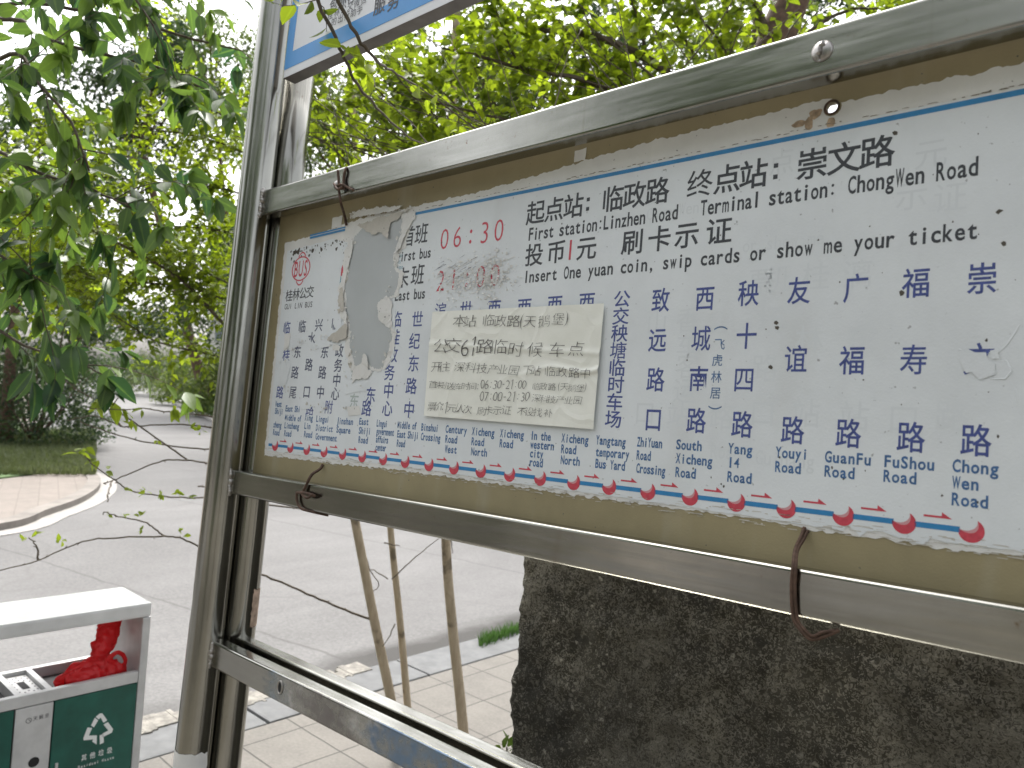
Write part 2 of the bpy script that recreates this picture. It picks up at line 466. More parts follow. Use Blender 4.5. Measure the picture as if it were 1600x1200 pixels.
def prism(outline, z0, z1, name, m):
    n = len(outline)
    v = [(x, y, z0) for x, y in outline] + [(x, y, z1) for x, y in outline]
    f = [tuple(range(n, 2 * n))] + [(i, (i + 1) % n, n + (i + 1) % n, n + i) for i in range(n)]
    o = link(name, mesh(v, f), None, m); o['kind'] = 'structure'; return o
prism([(-900, -900), (900, -900), (900, 900), (-900, 900)], -0.6, -0.18, 'ground', M_SOIL)
prism([(-140, -40), (-3.40, -40), (-3.40, 60), (-140, 60)], -0.3, -0.03, 'road', M_ROAD)
prism([(-3.135, -1.3), (14, -1.3), (14, 40), (-3.135, 40)], -0.3, 0.0, 'sidewalk', M_PAVE)
prism([(-3.135, -20), (14, -20), (14, -1.304), (-3.135, -1.304)], -0.3, -0.01, 'planting_bed', M_SOIL)  # unseen dark soil behind the viewer, added to darken what the rails mirror
mb = MB()
y = -19.0
while y < 39:
    mb.box((-3.43 + rnd.uniform(-.006, .006), y + 0.006, -0.3), (-3.139, y + 0.994, 0.006 + rnd.uniform(-.004, .004)), 0.012); y += 1.0
mb.build('kerb', M_KERB)['kind'] = 'structure'
mb = MB()                                                     # rough mortar bed broken away along the road side of the kerb
y = -4.0
while y < 2.75:
    w = rnd.uniform(0.015, 0.06)
    if rnd.random() < 0.97:
        mb.box((-3.43 - rnd.uniform(0.02, 0.10), y, -0.2), (-3.385 + rnd.uniform(.0, .035), y + w + .002, 0.0105 + rnd.uniform(0.0, 0.003)), 0.002)
    y += w
mb.build('kerb_mortar_edge', plain('rough_mortar', (0.20, 0.188, 0.165), 0.9, var=0.5, scale=22, bmp=0.8))['kind'] = 'structure'
# far side: the corner of a side street
cpts = [(0, 830), (75, 806), (130, 785), (155, 765), (150, 748), (110, 728)]
corner = [tuple(gp(a, b, -0.03)[:2]) for a, b in cpts]
corner = [(-7.4, -30), (-7.5, -3), (-8.0, 0.8)] + corner + [(-18.0, 5.35), (-66, 20.5)]
corner = [tuple(p) for p in smoothpoly(corner, 6)]
def inset(pl, d):
    out = []
    for i, p in enumerate(pl):
        a = np.array(pl[max(0, i - 1)]); b = np.array(pl[min(len(pl) - 1, i + 1)]); t = b - a; t /= np.linalg.norm(t)
        out.append((p[0] - t[1] * d, p[1] + t[0] * d))
    return out
far_in = inset(corner, 0.16)
prism(corner + far_in[::-1], -0.3, 0.045, 'far_kerb', plain('brown_grey_kerb', (0.20, 0.18, 0.16), 0.85, var=0.25, scale=4))
prism(inset(corner, -0.20) + inset(corner, -0.002)[::-1], -0.2, -0.022, 'gutter', M_WKERB)
prism(inset(corner, 0.03) + [(-66, -30)], -0.3, 0.03, 'far_sidewalk', M_FARPAVE)
gpx = [(-60, 752), (0, 746), (60, 739), (98, 729), (112, 712), (118, 694), (116, 682), (60, 668), (-60, 660)]
prism([tuple(gp(a, b, 0.05)[:2]) for a, b in gpx], -0.2, 0.05, 'grass_strip', M_VERGE)
rpts = [(215, 598), (237, 605), (332, 660), (420, 705)]
rk = [tuple(gp(a, b, -0.03)[:2]) for a, b in rpts]
rk = [tuple(p) for p in smoothpoly(rk + [(-13.0, 9.6), (-10.5, 12.5), (-10.0, 30), (-10.0, 55)], 6)]
rk_in = inset(rk, 0.22)
prism(rk + rk_in[::-1], -0.3, 0.05, 'verge_kerb', M_WKERB)
prism(rk_in + [(-10.5, 60), (-95, 60)], -0.3, 0.035, 'verge', M_VERGE)
def blades(name, spots, h, w, m, label, cat, kind='stuff'):
    v = []; f = []
    for (x, y, z) in spots:
        a = rnd.uniform(0, 6.28); hh = h * rnd.uniform(0.5, 1.2); ww = w * rnd.uniform(.6, 1.2); lean = rnd.uniform(0.1, 0.7) * hh; b = rnd.uniform(0, 6.28)
        c, s = math.cos(a) * ww, math.sin(a) * ww; n = len(v)
        v += [(x - c, y - s, z), (x + c, y + s, z), (x + c * .6 + math.cos(b) * lean * .4, y + s * .6 + math.sin(b) * lean * .4, z + hh * .6), (x - c * .6 + math.cos(b) * lean * .4, y - s * .6 + math.sin(b) * lean * .4, z + hh * .6), (x + math.cos(b) * lean, y + math.sin(b) * lean, z + hh)]
        f += [(n, n + 1, n + 2, n + 3), (n + 3, n + 2, n + 4)]
    o = link(name, mesh(v, f), None, m); return tag(o, label, cat, None, kind)
# ------------------------------------------------------------------ the steel frame of the stop
frame = board_empty('bus_stop_frame', BASE, 'stainless steel frame of round double uprights and square rails holding the route board', 'sign frame')
XC, Y1, Y2, TR = -1.316, 0.7087, 0.7707, 0.0305
XR = 0.30                                                     # the right pair of uprights, beyond the picture
def post(x, y, z0, z1, label=None):
    n = 40; mb = MB()
    mb.tube([(x - BASE[0], y - BASE[1], z - BASE[2]) for z in np.linspace(z0, z1, 12)], TR, n)
    o = mb.build('upright', M_POST, frame, True)
    if label: o['label'] = label
    return o
post(XC, Y1, -1.575, 1.25)
rear = post(XC, Y2, -1.575, 0.672)
post(XR, Y1, -1.62, 1.25); post(XR, Y2, -1.62, 0.672)
def rail(y0, y1, z0, z1, m, x0=None, x1=XR - 0.02, sub=40):
    """hollow square rail with softly rounded edges, very slightly wavy like pressed sheet"""
    x0 = XC + 0.0225 if x0 is None else x0
    sec = []
    r = 0.0035
    for cx, cz, a0 in ((y1 - r, z1 - r, 0), (y0 + r, z1 - r, 90), (y0 + r, z0 + r, 180), (y1 - r, z0 + r, 270)):
        for k in range(4):
            a = R(a0 + 30 * k); sec.append((cx + r * math.cos(a), cz + r * math.sin(a)))
    n = len(sec); V = []; F = []
    for i in range(sub + 1):
        x = x0 + (x1 - x0) * i / sub
        wv = 0.0007 * noise.noise(Vector((x * 4, z0 * 9, 1.3)))
        for (yy, zz) in sec: V.append((x - BASE[0], yy + wv - BASE[1], zz + wv - BASE[2]))
    for i in range(sub):
        for j in range(n): F.append((i * n + j, i * n + (j + 1) % n, (i + 1) * n + (j + 1) % n, (i + 1) * n + j))
    F.append(tuple(range(n))); F.append(tuple(sub * n + j for j in range(n)))
    return link('rail', mesh(V, F), frame, m, False)
def shade_smooth_angle(o, deg=12):
    me = o.data
    me.polygons.foreach_set('use_smooth', [True] * len(me.polygons))
    me.set_sharp_from_angle(angle=R(deg))
ZT0, ZT1 = 0.3735, 0.4215
ZB0, ZB1 = -0.1345, -0.0922
ZL0, ZL1 = -0.4370, -0.3935
for (z0, z1) in ((ZT0, ZT1), (ZB0, ZB1)):
    shade_smooth_angle(rail(DF, DF + 0.026, z0, z1, M_RAIL))
    shade_smooth_angle(rail(0.7535, 0.7795, z0, z1, M_RAIL))
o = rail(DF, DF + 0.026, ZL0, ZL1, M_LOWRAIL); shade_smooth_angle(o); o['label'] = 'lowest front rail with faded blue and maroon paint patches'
shade_smooth_angle(rail(0.7535, 0.7795, ZL0, ZL1, M_RAIL))
# weld beads where the front rails meet the upright
for (z0, z1) in ((ZT0, ZT1), (ZB0, ZB1), (ZL0, ZL1)):
    mb = MB(); k = 11
    for i in range(k):
        z = z0 + (z1 - z0) * i / (k - 1); bm = bmesh.new()
        bmesh.ops.create_icosphere(bm, subdivisions=2, radius=rnd.uniform(.0032, .0055))
        bm.verts.index_update()
        c = (XC + 0.0285 + rnd.uniform(-.002, .002) - BASE[0], DF - 0.0015 + rnd.uniform(-.001, .0015) - BASE[1], z - BASE[2])
        mb.add([(v.co[0] + c[0], v.co[1] + c[1], v.co[2] * 1.2 + c[2]) for v in bm.verts], [[v.index for v in f.verts] for f in bm.faces]); bm.free()
    mb.build('weld_bead', M_SCREW, frame, True)
# slotted dome screw on the top rail
sx, sz = bp(1283, 78, DF - 0.003)
bm = bmesh.new(); bmesh.ops.create_uvsphere(bm, u_segments=28, v_segments=16, radius=1)
for v in bm.verts:
    x, y, z = v.co
    yy = -abs(y) * 0.0050 if y < 0 else y * 0.0005
    p = Vector((x * 0.0105, yy, z * 0.0105))
    u = x * math.cos(R(75)) + z * math.sin(R(75)); w = -x * math.sin(R(75)) + z * math.cos(R(75))
    if abs(w) < 0.13 and y < 0: p.y = max(p.y, -0.0012)
    v.co = p
me = bpy.data.meshes.new('m'); bm.to_mesh(me); bm.free()
o = link('screw', me, frame, M_SCREW, False); shade_smooth_angle(o, 40)
o.location = (sx - BASE[0], DF - BASE[1], sz - BASE[2])
o['label'] = 'dome head screw with a single slot'
# little grommet and hole on the lowest rail, screw at the first wire
sx, sz = bp(438, 1074, DF)
def ring(name, sx, sz, rx, rz, y, m, hole=True):
    mb = MB(); pts = [(sx + rx * math.cos(R(a)) - BASE[0], y - BASE[1], sz + rz * math.sin(R(a)) - BASE[2]) for a in range(0, 361, 15)]
    mb.tube(pts, 0.0016, 6, False); o = mb.build(name, m, frame, True)
    if hole:
        k = MB(); n = 20; c = [(sx + rx * .9 * math.cos(2 * math.pi * j / n) - BASE[0], y - 0.0004 - BASE[1], sz + rz * .9 * math.sin(2 * math.pi * j / n) - BASE[2]) for j in range(n)]
        k.add(c, [tuple(range(n))]); k.build('drill_hole', M_DARK, o)
    return o
ring('rivet_eye', sx, sz, 0.0062, 0.0095, DF - 0.0006, M_SCREW)
sx, sz = bp(526, 289, DF)
bm = bmesh.new(); bmesh.ops.create_uvsphere(bm, u_segments=16, v_segments=10, radius=0.0075); bm.verts.index_update()
MB().add([(v.co[0] + sx - BASE[0], v.co[1] * .5 + DF - BASE[1], v.co[2] + sz - BASE[2]) for v in bm.verts], [[v.index for v in f.verts] for f in bm.faces]).build('screw', M_SCREW, frame, True)
bm.free()
def tube_sticker(x, y, r, a0, a1, z0, z1, name, m, seed):
    """a paper scrap wrapped round an upright"""
    mb = MB(); na, nzv = 14, 16; V = []; F = []
    for i in range(nzv + 1):
        for j in range(na + 1):
            t = i / nzv; s = j / na
            e0 = 0.08 * noise.noise(Vector((t * 9, seed, 0))); e1 = 0.08 * noise.noise(Vector((t * 9, seed + 5, 0)))
            a = R(a0 + (a1 - a0) * (s + e0 * (1 - s) + e1 * s))
            zz = z0 + (z1 - z0) * t + (0.004 * noise.noise(Vector((s * 9, seed, 3))) if i in (0, nzv) else 0)
            V.append((x + (r + 0.0006) * math.cos(a) - BASE[0], y + (r + 0.0006) * math.sin(a) - BASE[1], zz - BASE[2]))
    for i in range(nzv):
        for j in range(na): F.append((i * (na + 1) + j, i * (na + 1) + j + 1, (i + 1) * (na + 1) + j + 1, (i + 1) * (na + 1) + j))
    return mb.add(V, F).build(name, m, frame, True)
o = tube_sticker(XC, Y1, TR, 235, 380, -0.95, -0.585, 'paper_scrap', M_PAPER, 3); o['label'] = 'white paper stuck round the lower upright'
o = tube_sticker(XC, Y2, TR, 8, 62, -0.378, -0.31, 'paper_scrap', plain('orange_scrap', (0.36, 0.26, 0.19), 0.7, var=0.5, scale=60), 8); o['label'] = 'small faded orange scrap on the rear upright'
# ------------------------------------------------------------------ the route board
BB = (-0.53, 0.7447, ZB1)                                     # rests on the bottom rail
route = board_empty('route_board', BB, 'long bus route board with a peeling white poster of stop names, wired to the frame', 'bus stop sign')
hx, hz = bp(1301, 168)
def circ(cx, cz, r, n=24): return [(cx + r * math.cos(2 * math.pi * i / n), cz + r * math.sin(2 * math.pi * i / n)) for i in range(n)]
hole = [(p[0] + 0.0004 * math.sin(i * 2.1), p[1]) for i, p in enumerate(circ(hx, hz, 0.0062))]
XL, XRR = -1.281, 0.262
link('backing_board', sheet([(XL, ZB0 + 0.004), (XRR, ZB0 + 0.004), (XRR, ZT1 - 0.004), (XL, ZT1 - 0.004)], [hole], D, 0.0055, BB), route, M_BOARD)
# layers of paper, each a real sheet a fraction of a millimetre in front of the last
P = lambda x, y: bp(x, y)
outer = [P(446, 380), P(470, 373), P(500, 365), P(530, 353), P(575, 338), P(650, 322), P(760, 297), P(905, 254), P(1000, 226), P(1100, 202), P(1200, 178), P(1290, 155), P(1312, 160), P(1400, 140), P(1600, 98), (0.05, 0.362), (0.2, 0.362), (0.2, -0.058), (-0.05, -0.058), P(1600, 868), P(1510, 862), P(1440, 852), P(1400, 846), P(1350, 838), P(1250, 826), P(1225, 817), P(1100, 800), P(960, 782), P(760, 754), P(620, 734), P(500, 722), P(413, 712), P(432, 520)]
under = link('old_paper_layer', sheet(jag(outer, 0.0022, 0.003, 5), [circ(hx, hz, 0.009, 14)], D - 0.0004, 0.0003, BB), route, M_PAPER)
under['label'] = 'ragged older paper showing round the poster'
TOPZ = 0.3365
ptop = [P(450, 392), P(484, 384), P(520, 373), P(548, 380), P(556, 362), P(585, 372), P(620, 352), P(650, 329)] + [(x, TOPZ + 0.0012 * math.sin(x * 23)) for x in np.linspace(-0.88, 0.19, 22)]
pbot = [(0.19, -0.050), (-0.05, -0.052), P(1600, 862), P(1500, 851), P(1455, 842), P(1450, 848), P(1436, 850), P(1400, 838), P(1380, 830), P(1355, 829), P(1345, 838), P(1325, 820), P(1318, 829), P(1300, 826), P(1245, 818), P(1100, 796), P(960, 776), P(760, 748), P(620, 727), P(500, 715), P(418, 704), P(424, 640), P(436, 520)]
poster = link('poster', sheet(jag(ptop + pbot, 0.0011, 0.003, 9), [], D - 0.0009, 0.0004, BB), route, M_POSTER)
poster['label'] = 'white poster with blue stop names, red route dots and a torn out strip'
YI = D - 0.00104                                              # ink plane
def ink(build_fn, name, m, label=None, y=YI, parent=None):
    k = Ink(); build_fn(k)
    o = k.build(name, m, parent or poster, y, BB)
    if label: o['label'] = label
    return o
def cj(k, items, em, off=0.003, aspect=0.94):
    for ch, px, py in items:
        x, z = P(px, py); k.put(ch, x, z, em * aspect, em, off)
HZA, HZC = 0.3020, 0.2450
def rowA(k, part):
    xs = [837, 866, 896, 919, 957.7, 992, 1028, 1094, 1137, 1178, 1213, 1270, 1319.5, 1371]
    zs = [340, 336, 330, 324, 318, 305, 297, 288, 275, 268, 262, 250, 240, 235]
    for ch, px, py in zip('起点站：临政路终点站：崇文路', xs, zs):
        if (px > 1060) != part: continue
        x, _ = P(px, py)
        if ch == '：':
            for dz in (-0.0075, 0.0045): k.poly([(x - .0024, HZA + dz - .0024), (x + .0024, HZA + dz - .0024), (x + .0024, HZA + dz + .0024), (x - .0024, HZA + dz + .0024)])
        else: k.put(ch, x, HZA, 0.0325, 0.0335, 0.014)
ink(lambda k: rowA(k, False), 'first_station_heading', M_BLACK); ink(lambda k: rowA(k, True), 'terminal_station_heading', M_BLACK)
def rowB(k):
    k.latin('First station:Linzhen Road', -0.6599, 0.2650, 0.00853, 0.0176, 0.018)
def rowB2(k):
    k.latin('Terminal station:', -0.4112, 0.2650, 0.00864, 0.0176, 0.018)
    k.latin('ChongWen Road', -0.2547, 0.2650, 0.0085, 0.0178, 0.018)
ink(rowB, 'first_station_english', M_BLACK); ink(rowB2, 'terminal_station_english', M_BLACK)
def rowC(k):
    for ch, px, py in zip('投币元刷卡示证', [835.5, 870, 917.5, 989, 1031, 1074, 1124], [398, 391, 385, 377, 371, 366, 361]):
        k.put(ch, P(px, py)[0], HZC, 0.0315, 0.0315, 0.014)
ink(rowC, 'fare_heading', M_BLACK)
ink(lambda k: k.put('1', P(892, 389)[0], HZC, 0.030, 0.037, 0.004), 'fare_digit', M_RED)
ink(lambda k: k.latin('Insert One yuan coin, swip cards or show me your ticket', -0.6623, 0.2085, 0.00945, 0.0165, 0.018, 0.84), 'fare_heading_english', M_BLACK)
ink(lambda k: k.latin('06:30', -0.836, 0.2705, 0.0270, 0.0325, -0.010, 0.62), 'first_bus_time', M_RED)
def lb(k):
    for ch, px, py in (('首', 639, 370), ('班', 659.5, 365), ('末', 630, 434), ('班', 653.5, 429)):
        x, z = P(px, py); k.put(ch, x, z, 0.0305, 0.0335, 0.010)
    x1, z1 = P(674, 402); k.latin('First bus', x1 - 9 * 0.0088, z1, 0.0088, 0.0165, 0.02)
    x1, z1 = P(665, 466); k.latin('Last bus', x1 - 8 * 0.0088, z1, 0.0088, 0.0165, 0.02)
ink(lb, 'first_and_last_bus_heading', M_BLACK)
# scratched out second time
def scr(k):
    k.latin('21:00', -0.836, 0.2085, 0.0270, 0.0325, -0.010, 0.62)
o = ink(scr, 'scratched_time', M_RED, 'last bus time scraped almost away')
# stop names
columns = [
 [('临', 449, 512), ('桂', 448, 555), ('路', 438, 613)],
 [('临', 473, 510), ('东', 465.5, 550), ('路', 461.5, 582), ('尾', 458.5, 613)],
 [('兴', 499, 508), ('水', 487.5, 529), ('路', 483.5, 570), ('口', 480, 612)],
 [('临', 525, 505), ('东', 508, 550), ('路', 504.5, 582), ('中', 501.5, 613)],
 [('政', 531, 548), ('务', 529, 571), ('中', 527, 594), ('心', 524.5, 615)],
 [('纪', 557, 583), ('东', 554, 627)],
 [('东', 580, 617), ('路', 573.5, 638)],
 [('临', 620.5, 499), ('桂', 617.5, 527), ('政', 614, 554), ('务', 609.5, 582), ('中', 608, 610), ('心', 606, 638)],
 [('世', 653, 499), ('纪', 648.5, 533), ('东', 647, 568), ('路', 643.5, 603), ('中', 640, 640)],
 [('滨', 689, 486)], [('世', 729, 484)], [('西', 773, 482)], [('西', 820, 480)], [('西', 867.5, 476)], [('西', 917.5, 472)],
 [(c, 972.5 - 13.5 * i / 7, 467 + 188 * i / 7) for i, c in enumerate('公交秧塘临时车场')],
 [('致', 1033, 469), ('远', 1028, 531), ('路', 1025, 593), ('口', 1021.5, 655)],
 [('西', 1102, 466), ('城', 1096, 529), ('南', 1092, 592), ('路', 1088.5, 657)],
 [('秧', 1170, 458), ('十', 1167, 525), ('四', 1163, 593), ('路', 1160, 663)],
 [('友', 1249, 454), ('谊', 1244, 561), ('路', 1239, 672)],
 [('广', 1338, 450), ('福', 1332, 563), ('路', 1326, 677)],
 [('福', 1432, 442), ('寿', 1428, 562), ('路', 1423.5, 683)],
 [('崇', 1535, 435), ('文', 1530, 561), ('路', 1525, 688)]]
for i, c in enumerate(columns):
    em = 0.0265 if i > 15 else (0.0215 if i == 15 else 0.0260)
    m = M_NAVY if 1 <= i <= 4 else (M_GHOSTG if i == 5 else M_BLUE)
    asp = 0.82 if i > 15 else (1.12 if i == 15 else 0.98)
    if i > 15: em = 0.0290
    if i < 5: em, asp = 0.0235, 1.0
    ink(lambda k: cj(k, c, em, 0.011, asp), 'station_name', m)
ink(lambda k: cj(k, [('附', 514.5, 636), ('路', 485, 639)], 0.0235, 0.004, 1.0), 'station_name', M_BLUE, 'broken pieces of an older stop name')
def brk(k):
    cj(k, [('飞', 1125, 538), ('虎', 1121.5, 563), ('林', 1120, 589), ('居', 1118.5, 614)], 0.0135, 0.003, 0.95)
    for (px, py, s) in ((1127, 512, 1), (1117.5, 640, -1)):
        x, z = P(px, py); a = [(x + 0.0075 * t, z - s * 0.0026 * t * t) for t in np.linspace(-1, 1, 9)]
        k.strip(a, [(p[0], p[1] + 0.0014) for p in a])
ink(brk, 'station_name', M_LBLUE, 'smaller bracketed name beside the fourth name from the right group')
eng = [
 (431, 441, 631, 11, ['West', 'Shiji']), (428, 441, 663, 12, ['zheng', 'Road']), (447, 470, 638, 12.5, ['East Shi']), (446, 472, 652, 12.3, ['Middle of', 'Linzheng', 'Road']), (477, 490, 652, 13, ['Xing', 'Lin', 'Road']),
 (495, 515, 654, 13.8, ['Lingui', 'District', 'Government']), (527, 553, 657, 13.8, ['Jinshan', 'Square']), (562, 577, 658, 14.3, ['East', 'Shiji', 'Road']),
 (589.5, 607, 661, 12.4, ['Lingui', 'government', 'affairs', 'center']), (622, 652, 663.5, 14.3, ['Middle of', 'East Shiji', 'Road']), (659, 686, 667, 14.8, ['Binshui', 'Crossing']),
 (697, 731, 670, 15.5, ['Century', 'Road', 'West']), (738, 774, 673.5, 15.7, ['Xicheng', 'Road', 'North']), (782, 820, 676.5, 15.7, ['Xicheng', 'Road']),
 (830, 862, 680, 13.8, ['In the', 'western', 'city', 'road']), (878, 921, 684, 17, ['Xicheng', 'Road', 'North']), (932, 979, 687, 18.3, ['Yangtang', 'temporary', 'Bus Yard']),
 (996, 1036, 690, 20.5, ['ZhiYuan', 'Road', 'Crossing']), (1057, 1098, 694, 21.5, ['South', 'Xicheng', 'Road']), (1138, 1177, 700, 22, ['Yang', '14', 'Road']),
 (1212, 1264, 706, 22.5, ['Youyi', 'Road']), (1289, 1363, 713, 22.5, ['GuanFu', 'Road']), (1381, 1462, 720, 23, ['FuShou', 'Road']), (1488, 1562, 727, 26, ['Chong', 'Wen', 'Road'])]
for (xa, xb, y0, dy, lines) in eng:
    def f(k):
        cell = (P(xb, y0)[0] - P(xa, y0)[0]) / len(lines[0])
        cell = max(cell, 0.0040)
        if lines[0] in ('Lingui',) and len(lines) == 4: cell = 0.0042
        for j, t in enumerate(lines):
            x, z = P(xa - 0.6 * j, y0 + dy * j)
            k.latin(t, x, z - 0.0052, cell, 0.0108, 0.026, 0.90)
    ink(f, 'station_name_english', M_LBLUE)
# route line with crescents and half arrows
dots = [430.6, 454.4, 480, 507, 536, 566.6, 599.4, 633.8, 671, 710, 752, 797, 844.7, 897, 952.4, 1013, 1078.8, 1151, 1229, 1318, 1413, 1518]
dx = [P(x, 697 + 0.1205 * (x - 430.6))[0] for x in dots]
ZR = -0.0416
for i in range(len(dx) - 1):
    a, b = dx[i] + 0.0085, dx[i + 1] - 0.0085
    ink(lambda k: k.poly([(a, ZR - .0024), (b, ZR - .0024), (b, ZR + .0024), (a, ZR + .0024)]), 'route_line', M_LINE)
    c = (dx[i] + dx[i + 1]) / 2; za = ZR + 0.0085
    def arrow(k):
        k.poly([(c - .0105, za - .0009), (c + .006, za - .0009), (c + .006, za + .0009), (c - .0105, za + .0009)])
        k.poly([(c + .0035, za + .0009), (c + .0035, za + .0042), (c + .0115, za - .0009), (c + .006, za - .0009), (c + .006, za + .0009)])
    ink(arrow, 'route_arrow', M_RED)
ink(lambda k: k.poly([(dx[0] - .022, ZR - .0024), (dx[0] - .0095, ZR - .0024), (dx[0] - .0095, ZR + .0024), (dx[0] - .022, ZR + .0024)]), 'route_line', M_LINE)
for x in dx:
    def dot(k):
        r = 0.0098; T = np.linspace(R(172), R(424), 26)
        o_ = [(x + r * math.cos(t), ZR + r * math.sin(t)) for t in T]
        a, b = o_[0], o_[-1]
        inn = []
        for s in np.linspace(0, 1, 26):
            p = np.array(a) * (1 - s) + np.array(b) * s
            q = p + np.array([0.55, -0.72]) * 0.0088 * (4 * s * (1 - s)) ** 0.7
            inn.append(tuple(q))
        k.strip(o_, inn)
    d_ = ink(dot, 'station_dot', M_RED)
    def soft(k):
        T = np.linspace(R(172), R(424), 20); r = 0.0098
        a = np.array((x + r * math.cos(T[0]), ZR + r * math.sin(T[0]))); b = np.array((x + r * math.cos(T[-1]), ZR + r * math.sin(T[-1])))
        p1 = []; p2 = []
        for s in np.linspace(0, 1, 20):
            p = a * (1 - s) + b * s; h = (4 * s * (1 - s)) ** 0.7 * 0.0088
            p1.append(tuple(p + np.array([0.55, -0.72]) * h)); p2.append(tuple(p + np.array([0.36, -0.47]) * h))
        k.strip(p1, p2)
    ink(soft, 'dot_highlight', M_PINK, None, YI, d_).parent = d_
# blue line along the top
ink(lambda k: k.poly([(-0.893, 0.3312), (0.19, 0.3292), (0.19, 0.3350), (-0.893, 0.3355)]), 'top_line', M_LINE)
def frag(k):
    a, b = P(485, 371), P(540, 358); k.poly([(a[0], a[1] - .0032), (b[0], b[1] - .0032), (b[0], b[1] + .0005), (a[0], a[1] + .0005)]); k.poly([(a[0], a[1] + .0018), (b[0], b[1] + .0018), (b[0], b[1] + .0045), (a[0], a[1] + .0045)])
ink(frag, 'top_line', M_LINE, 'short double blue line left of the torn strip')
# operator's mark: two overlapping red outlines with tall letters
lx, lz = P(471, 420)
def logo(k):
    for (rx, rz, dz) in ((0.0290, 0.0225, 0.0), (0.0175, 0.0305, 0.0)):
        for T in ([np.linspace(0, 2 * math.pi, 49)] if rx > .02 else [np.linspace(R(48), R(132), 15), np.linspace(R(228), R(312), 15)]):
            k.strip([(lx + rx * math.cos(t), lz + dz + rz * math.sin(t)) for t in T], [(lx + (rx - .0030) * math.cos(t), lz + dz + (rz - .0024) * math.sin(t)) for t in T])
    for i, ch in enumerate('BUS'): k.put(ch, lx + (i - 1) * 0.0150, lz, 0.0225, 0.041, 0.008)
ink(logo, 'operator_mark', M_RED)
ink(lambda k: cj(k, [(c, 452.5 + 11.0 * i, 462 - 2.0 * i) for i, c in enumerate('桂林公交')], 0.0225, 0.008, 1.05), 'operator_name', M_BLACK)
def gl(k):
    x, z = P(445, 483); x1, z1 = P(489, 480); k.latin('GUI LIN BUS', x, z - 0.001, (x1 - x) / 11, 0.0105, 0.006)
ink(gl, 'operator_name_english', M_BLACK)
# ghosts of an older print showing through
gh = [('点', 1222, 252), ('元', 1455, 240), ('示', 1425, 305), ('证', 1485, 308), ('票', 1190, 440), ('机', 1215, 436), ('桂', 1275, 432), ('漓', 1340, 428), ('场', 1205, 500), ('林', 1265, 530), ('东', 1345, 530), ('路', 1195, 575), ('山', 1027, 505), ('香', 1075, 500), ('车', 1075, 540), ('客', 1075, 572), ('运', 1070, 610), ('口', 1008, 645), ('站', 1060, 648), ('路', 1128, 650), ('口', 1192, 645), ('站', 1260, 645), ('站', 1335, 650), ('口', 1412, 655), ('路', 1488, 650)]
for g_ in gh: ink(lambda k: cj(k, [g_], 0.030, 0.002, 0.95), 'ghost_print', M_GHOST, 'faint grey older print showing through', D - 0.00097)
def gh2(k):
    for (px, py, t) in ((1160, 395, 'or show me'), (1010, 345, 'ChongWen'), (1180, 725, 'Guihang'), (1110, 715, 'Road')):
        x, z = P(px, py); k.latin(t, x, z, 0.0085, 0.015, 0.004)
ink(gh2, 'ghost_print', M_GHOST, 'faint grey older lettering showing through', D - 0.00097)
# a sliver of a coloured mark next to the tear
def sl1(k):
    a = [P(*p) for p in ((543, 402), (538, 408), (534, 420), (533, 432))]; k.strip(a, [(p[0] + .006, p[1] - .001) for p in a])
ink(sl1, 'old_mark', M_RED)
ink(lambda k: k.poly([P(533, 432), P(541, 422), P(540, 432), P(530, 455)]), 'old_mark', plain('teal_ink', (0.05, 0.27, 0.38), 0.5))
ink(lambda k: [k.latin(t, P(617, 404 + 9 * i)[0], P(617, 404 + 9 * i)[1], 0.0052, 0.0075) for i, t in enumerate(['line', 'bus', 'time'])], 'old_mark', plain('teal_lettering', (0.09, 0.28, 0.36), 0.5))
# the torn strip: grey film below, with a ragged lip of paper round it
YT = D - 0.0017
tear_px = [(556, 368), (575, 352), (603, 340), (626, 334), (632, 350), (631, 366), (627, 388), (616, 398), (617, 420), (624, 428), (622, 447), (616, 462), (607, 466), (597, 472), (594, 488), (597, 504), (611, 510), (614, 524), (609, 545), (604, 560), (600, 574), (586, 577), (575, 566), (570, 562), (564, 572), (557, 578), (553, 560), (548, 545), (549, 520), (547, 500), (540, 488), (543, 470), (540, 452), (545, 430), (549, 405), (553, 385)]
tear = [P(*p) for p in tear_px]
lip = [P(x + (x - 585) * 0.13 + (3 if x > 585 else -4), y + (y - 460) * 0.03) for x, y in tear_px]
o = link('torn_paper_edge', sheet(jag(lip, 0.0038, 0.0018, 21), [], D - 0.0015, 0.0003, BB), route, M_PAPER); o['label'] = 'ragged white paper lip round the torn strip'
o = link('torn_strip', sheet(jag(tear, 0.0024, 0.0018, 22), [], YT, 0.0002, BB), route, M_TORN); o['label'] = 'smooth grey film laid bare where the poster was torn away'
def flake(px_pts, lift, m, name, label, seed, dirv=(0, 1)):
    """a curled scrap of paper, hinged on one side and standing off the board on the other"""
    pts = jag([P(*p) for p in px_pts], 0.0024, 0.0018, seed); lift *= 0.6
    V = [Vector(p) for p in pts]; n = len(V)
    ov, oe, of, *_ = delaunay_2d_cdt(V, [(i, (i + 1) % n) for i in range(n)], [], 1, 1e-6)
    d = np.array(dirv, float); d /= np.linalg.norm(d); pr = [np.dot(np.array(p[:]), d) for p in ov]; a, b = min(pr), max(pr)
    vv = [(p[0] - BB[0], YT - 0.0003 - lift * ((q - a) / (b - a + 1e-9)) ** 2 - 0.0012 * abs(noise.noise(Vector((p[0] * 120, p[1] * 120, seed)))) - BB[1], p[1] - BB[2]) for p, q in zip(ov, pr)]
    o = link(name, mesh(vv, [tuple(t) for t in of]), route, m); o['label'] = label; return o
